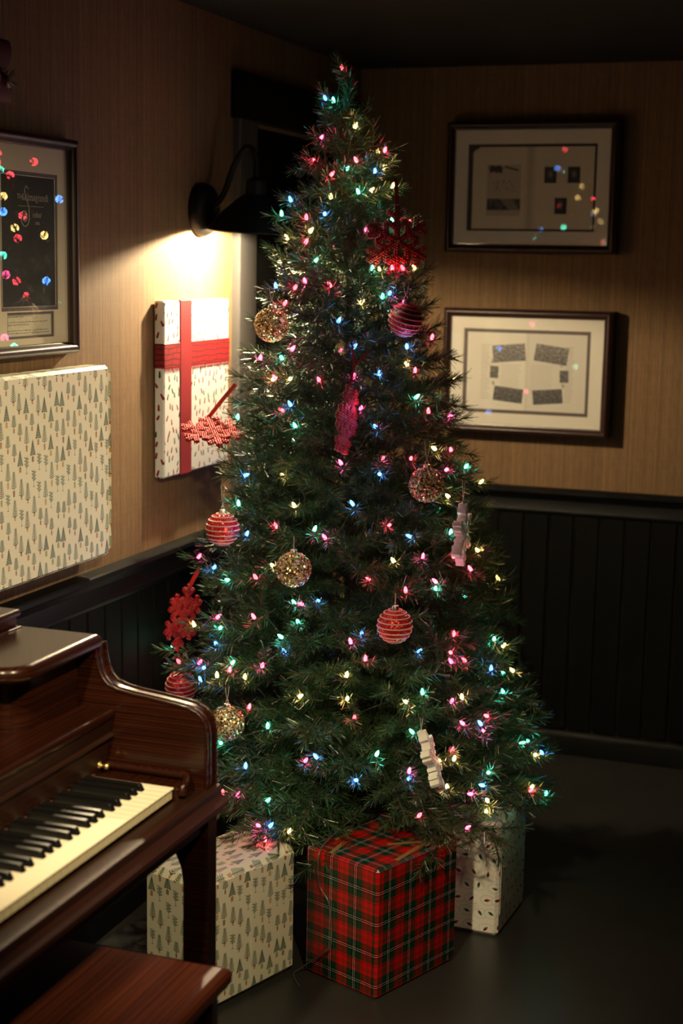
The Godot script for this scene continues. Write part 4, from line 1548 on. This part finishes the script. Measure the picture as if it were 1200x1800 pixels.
func beaded_flake(R: float, sd: int) -> ArrayMesh:  # six arms with two pairs of barbs, covered with rows of small beads
	rng.seed = sd
	var m := MB.new()
	var limb := func(a: Vector2, b: Vector2, w: float) -> void:
		var d := (b - a).normalized()
		var s := Vector2(-d.y, d.x)
		var L := a.distance_to(b)
		var steps := int(L / 0.0058)
		for k in steps + 1:
			var f := float(k) / steps
			for q in [-1.0, 0.0, 1.0]:
				var p: Vector2 = a.lerp(b, f) + s * q * w + d * (-absf(q) * 0.0022)
				m.bead(Vector3(p.x, p.y, 0.0026 - absf(q) * 0.0012), 0.0032)
				m.bead(Vector3(p.x, p.y, -0.0026 + absf(q) * 0.0012), 0.0032)
	for k in 6:
		var a := TAU * k / 6 + PI / 2
		var d := Vector2(cos(a), sin(a))
		limb.call(d * 0.006, d * R, 0.0052)
		for q in [[0.36, 0.36], [0.66, 0.34]]:
			for s in [-1, 1]:
				var e := d.rotated(s * 0.95)
				limb.call(d * R * q[0], d * R * q[0] + e * R * q[1], 0.0046)
	return m.mesh(M.red_bead)


func solid_flake(R: float, th: float) -> ArrayMesh:  # a chunky cut-out snowflake
	var m := MB.new()
	var one := [Vector2(0.10, 0.060), Vector2(0.34, 0.060), Vector2(0.44, 0.20), Vector2(0.56, 0.17), Vector2(0.48, 0.060), Vector2(0.62, 0.060), Vector2(0.74, 0.20), Vector2(0.86, 0.16), Vector2(0.80, 0.060), Vector2(1.0, 0.055)]
	var poly := []
	for k in 6:
		var a := TAU * k / 6 + PI / 2
		var arm := []
		for p in one:
			arm.append(Vector2(p.x, -p.y))
		for j in range(one.size() - 1, -1, -1):
			arm.append(one[j])
		for p in arm:
			poly.append(p.rotated(a) * R)
	m.extrude(poly, th, Transform3D(Basis(), Vector3(0, 0, -th / 2)), 0.0012)
	return m.mesh(M.white_flake)


func ribbon(o: Node3D, path: Array, w: float, side: Vector3) -> void:
	var m := MB.new()
	for off in [-0.0004, 0.0004]:
		var rows := []
		for p in path:
			var d: Vector3 = side.cross(path[-1] - path[0]).normalized() * off
			rows.append(PackedVector3Array([p - side * w / 2 + d, p + side * w / 2 + d]))
		m.grid(rows, false, false, off < 0)
	part("ribbon", m, M.red_satin, o)


func build_ornaments() -> void:
	var gold := ball_mesh("gold", 50)
	var red := ball_mesh("red", 51)
	var cord := cord_mesh()
	for s in ORNAMENTS:
		if s[0] == "gold" or s[0] == "red":
			var o := thing("ball_ornament", s[2], "ornament", s[1], s[3].y, "glitter balls on the tree" if s[0] == "gold" else "striped balls on the tree")
			dress_ball(o, s[0], gold if s[0] == "gold" else red, cord, Vector3(s[3].x, 0, s[3].z), s[4])
	var rf := beaded_flake(0.083, 60)
	var wf := solid_flake(0.073, 0.021)
	for s in ORNAMENTS:
		if s[0] == "beads" or s[0] == "flake":
			var o := thing("snowflake_ornament", s[2], "ornament", s[1], 0.0, "beaded red snowflakes on the tree" if s[0] == "beads" else "white snowflakes on the tree")
			var f := put_mesh("snowflake", rf if s[0] == "beads" else wf, o)
			f.rotation = s[3]
			var top: Vector3 = f.basis * Vector3(0, 0.083 if s[0] == "beads" else 0.073, 0)
			if s[0] == "flake":
				var t := MB.new()
				for k in [-1, 1]:
					t.tube([top, top + Vector3(k * 0.003, s[4], 0)], 0.0006, 4)
				part("thread", t, M.thread, o)
				var ey := MB.new()
				ey.bead(top, 0.004)
				part("eyelet", ey, M.silver, o)
			else:
				var hang: Vector3 = s[5]
				var sd := hang.cross(Vector3(0.34, 0, 0.94)).normalized()
				for k in s[6]:
					ribbon(o, [top * 0.92, top + hang * 0.5 + Vector3(0.002, 0, 0.004), top + hang + sd * k * 0.020], s[4], sd)
	# the dark tinsel thing at the upper left corner, hung from the ceiling
	var t := thing("hanging_bow", "dim red hanging bow with a silvery tinsel tuft, high above the black poster", "decoration", Vector3(0.06, 1.945, 2.262))
	var bow := MB.new()
	for s in [-1, 1]:
		var rows := []
		for k in 13:
			var a := PI * (k / 12.0) * 2.0
			var y: float = 0.006 + s * (0.030 - 0.030 * cos(a)) * 1.0
			var x := 0.012 * sin(a)
			rows.append(PackedVector3Array([Vector3(x, y, -0.020 * absf(sin(a / 2)) - 0.004), Vector3(x, y, 0.026 * absf(sin(a / 2)) + 0.004)]))
		bow.grid(rows)
	part("bow", bow, M.skirt, t)
	var tuft := MB.new()
	rng.seed = 91
	for k in 90:
		var d := Vector3(rng.randf_range(-0.5, 0.9), rng.randf_range(-1, 0.8), rng.randf_range(-1, 1)).normalized() * rng.randf_range(0.012, 0.030)
		var w := d.cross(Vector3(0.2, 0.7, 0.4)).normalized() * 0.0009
		var p := Vector3(0.006, -0.010, -0.006)
		tuft.quad(p - w, p + w, p + d + w, p + d - w)
	part("tinsel", tuft, M.silver, t)
	var th := MB.new()
	th.tube([Vector3(0, 0.06, 0), Vector3(0, CEILING - 1.945, 0)], 0.0008, 4)
	part("thread", th, M.thread, t)


func build_cables() -> void:
	var m := MB.new()
	var cv := Curve3D.new()
	for p in [Vector3(0.62, 0.34, 1.60), Vector3(0.585, 0.315, 1.775), Vector3(0.578, 0.295, 1.838), Vector3(0.580, 0.225, 1.839), Vector3(0.610, 0.185, 1.852), Vector3(0.617, 0.10, 1.856), Vector3(0.600, 0.072, 1.850), Vector3(0.535, 0.012, 1.830), Vector3(0.525, 0.004, 1.85), Vector3(0.56, 0.004, 1.90)]:
		cv.add_point(p)
	for k in cv.point_count:
		if k > 0 and k < cv.point_count - 1:
			var d := (cv.get_point_position(k + 1) - cv.get_point_position(k - 1)) * 0.16
			cv.set_point_in(k, -d)
			cv.set_point_out(k, d)
	cv.bake_interval = 0.012
	m.tube(Array(cv.get_baked_points()), 0.0016, 6)
	var o := part("power_cord", m, M.cable, self)
	tag(o, "thin power cord trailing down the side of the tartan present to the floor", "cord")


const SCONCE := 1.5
const BULB_E := 0.0027
# kind, place, label, turn, length of thread or width of ribbon, way the ribbon runs, its strands
const ORNAMENTS := [
	["gold", Vector3(0.346, 1.455, 1.585), "pale gold glitter ball nearest the grey door casing, high on the left side", Vector3(0, 0.2, 0), 0.035],
	["gold", Vector3(0.475, 0.919, 1.754), "gold glitter ball in the middle of the tree beside a warm bulb", Vector3(0, 1.9, 0), 0.020],
	["gold", Vector3(0.732, 1.107, 1.593), "gold glitter ball hanging above the white snowflake on the right side", Vector3(0, 3.1, 0), 0.045],
	["gold", Vector3(0.335, 0.558, 1.80), "gold glitter ball hanging lowest, next to the piano cheek", Vector3(0, 4.4, 0), 0.030],
	["red", Vector3(0.637, 1.472, 1.479), "red striped ball with slanting stripes, below the high red snowflake", Vector3(0.25, 0.5, -0.22), 0.030],
	["red", Vector3(0.254, 0.978, 1.649), "red striped ball at the left edge, against the wallpaper", Vector3(0, 1.2, 0.0), 0.050],
	["red", Vector3(0.703, 0.803, 1.713), "red striped ball straight above the tartan present, fully in view", Vector3(0, 2.0, 0.03), 0.020],
	["red", Vector3(0.085, 0.544, 1.52), "red striped ball half hidden behind the piano top", Vector3(0.1, 0.7, 0.1), 0.03],
	["beads", Vector3(0.606, 1.65, 1.461), "red beaded snowflake seen face on, near the top right of the tree", Vector3(0.10, 0.75, 0.06), 0.008, Vector3(-0.005, 0.06, 0), [0]],
	["beads", Vector3(0.558, 1.25, 1.648), "red beaded snowflake seen edge on at the tree's centre, on a forked ribbon", Vector3(0.10, 1.62, 0.28), 0.004, Vector3(0.028, 0.085, 0), [-1, 1]],
	["beads", Vector3(0.156, 1.189, 1.488), "red beaded snowflake lying flat on a branch before the ribboned panel", Vector3(-1.25, 0.4, 0.2), 0.010, Vector3(0.075, 0.085, 0), [0]],
	["beads", Vector3(0.089, 0.722, 1.518), "red beaded snowflake low at the left edge, above the piano", Vector3(0.1, 1.46, -0.22), 0.010, Vector3(0.028, 0.045, 0), [0]],
	["flake", Vector3(0.801, 0.987, 1.53), "thick white snowflake turned nearly edge on at the tree's right edge", Vector3(0.02, 1.64, 0.03), 0.05],
	["flake", Vector3(0.804, 0.51, 1.739), "thick white snowflake hanging aslant above the tartan present", Vector3(-0.34, 1.80, 0.02), 0.03],
]


func _ready() -> void:
	# camera
	var cam := Camera3D.new()
	cam.name = "camera"
	var pitch := deg_to_rad(-9.2245)
	var roll := deg_to_rad(1.0239)
	var yaw := deg_to_rad(19.6493)
	var fw := Vector3(-sin(yaw) * cos(pitch), sin(pitch), -cos(yaw) * cos(pitch))
	var ri := Vector3(cos(yaw), 0, -sin(yaw))
	var up := ri.cross(fw)
	cam.basis = Basis(cos(roll) * ri + sin(roll) * up, cos(roll) * up - sin(roll) * ri, -fw)
	cam.position = Vector3(1.71, 1.6, 4.9)
	cam.keep_aspect = Camera3D.KEEP_HEIGHT
	cam.fov = rad_to_deg(2.0 * atan(1.0 / 3.0))
	cam.near = 0.05
	var at := CameraAttributesPhysical.new()
	at.frustum_focal_length = 36.0
	at.frustum_focus_distance = 3.25
	at.exposure_aperture = 2.2
	cam.attributes = at
	add_child(cam)
	cam.current = true
	# sky (a closed room: black) and exposure
	var env := Environment.new()
	env.background_mode = Environment.BG_COLOR
	env.background_color = Color.BLACK
	env.tonemap_mode = Environment.TONE_MAPPER_LINEAR
	env.tonemap_exposure = 1.0
	env.sdfgi_enabled = true
	env.ssao_enabled = true
	env.ssil_enabled = true
	var we := WorldEnvironment.new()
	we.name = "environment"
	we.environment = env
	add_child(we)
	make_materials()
	# lamps
	build_sconce()
	build_spot("black track spotlight under the ceiling, aimed at the piano keys", Vector3(1.60, 2.12, 3.60), Vector3(0.22, 0.90, 2.50), 4.6, 29.5)
	build_spot("black track spotlight under the ceiling, aimed at the tartan present", Vector3(0.80, 2.12, 4.20), Vector3(0.60, 0.10, 1.90), 5.0, 17.0)
	# structure
	build_room()
	# objects, largest first
	var clear := []
	for s in ORNAMENTS:
		clear.append(s[1])
	var tree := build_tree(clear)
	build_piano()
	build_bench()
	build_pictures()
	build_wrapped()
	build_string_lights()
	build_twigs(tree)
	build_ornaments()
	build_cables()
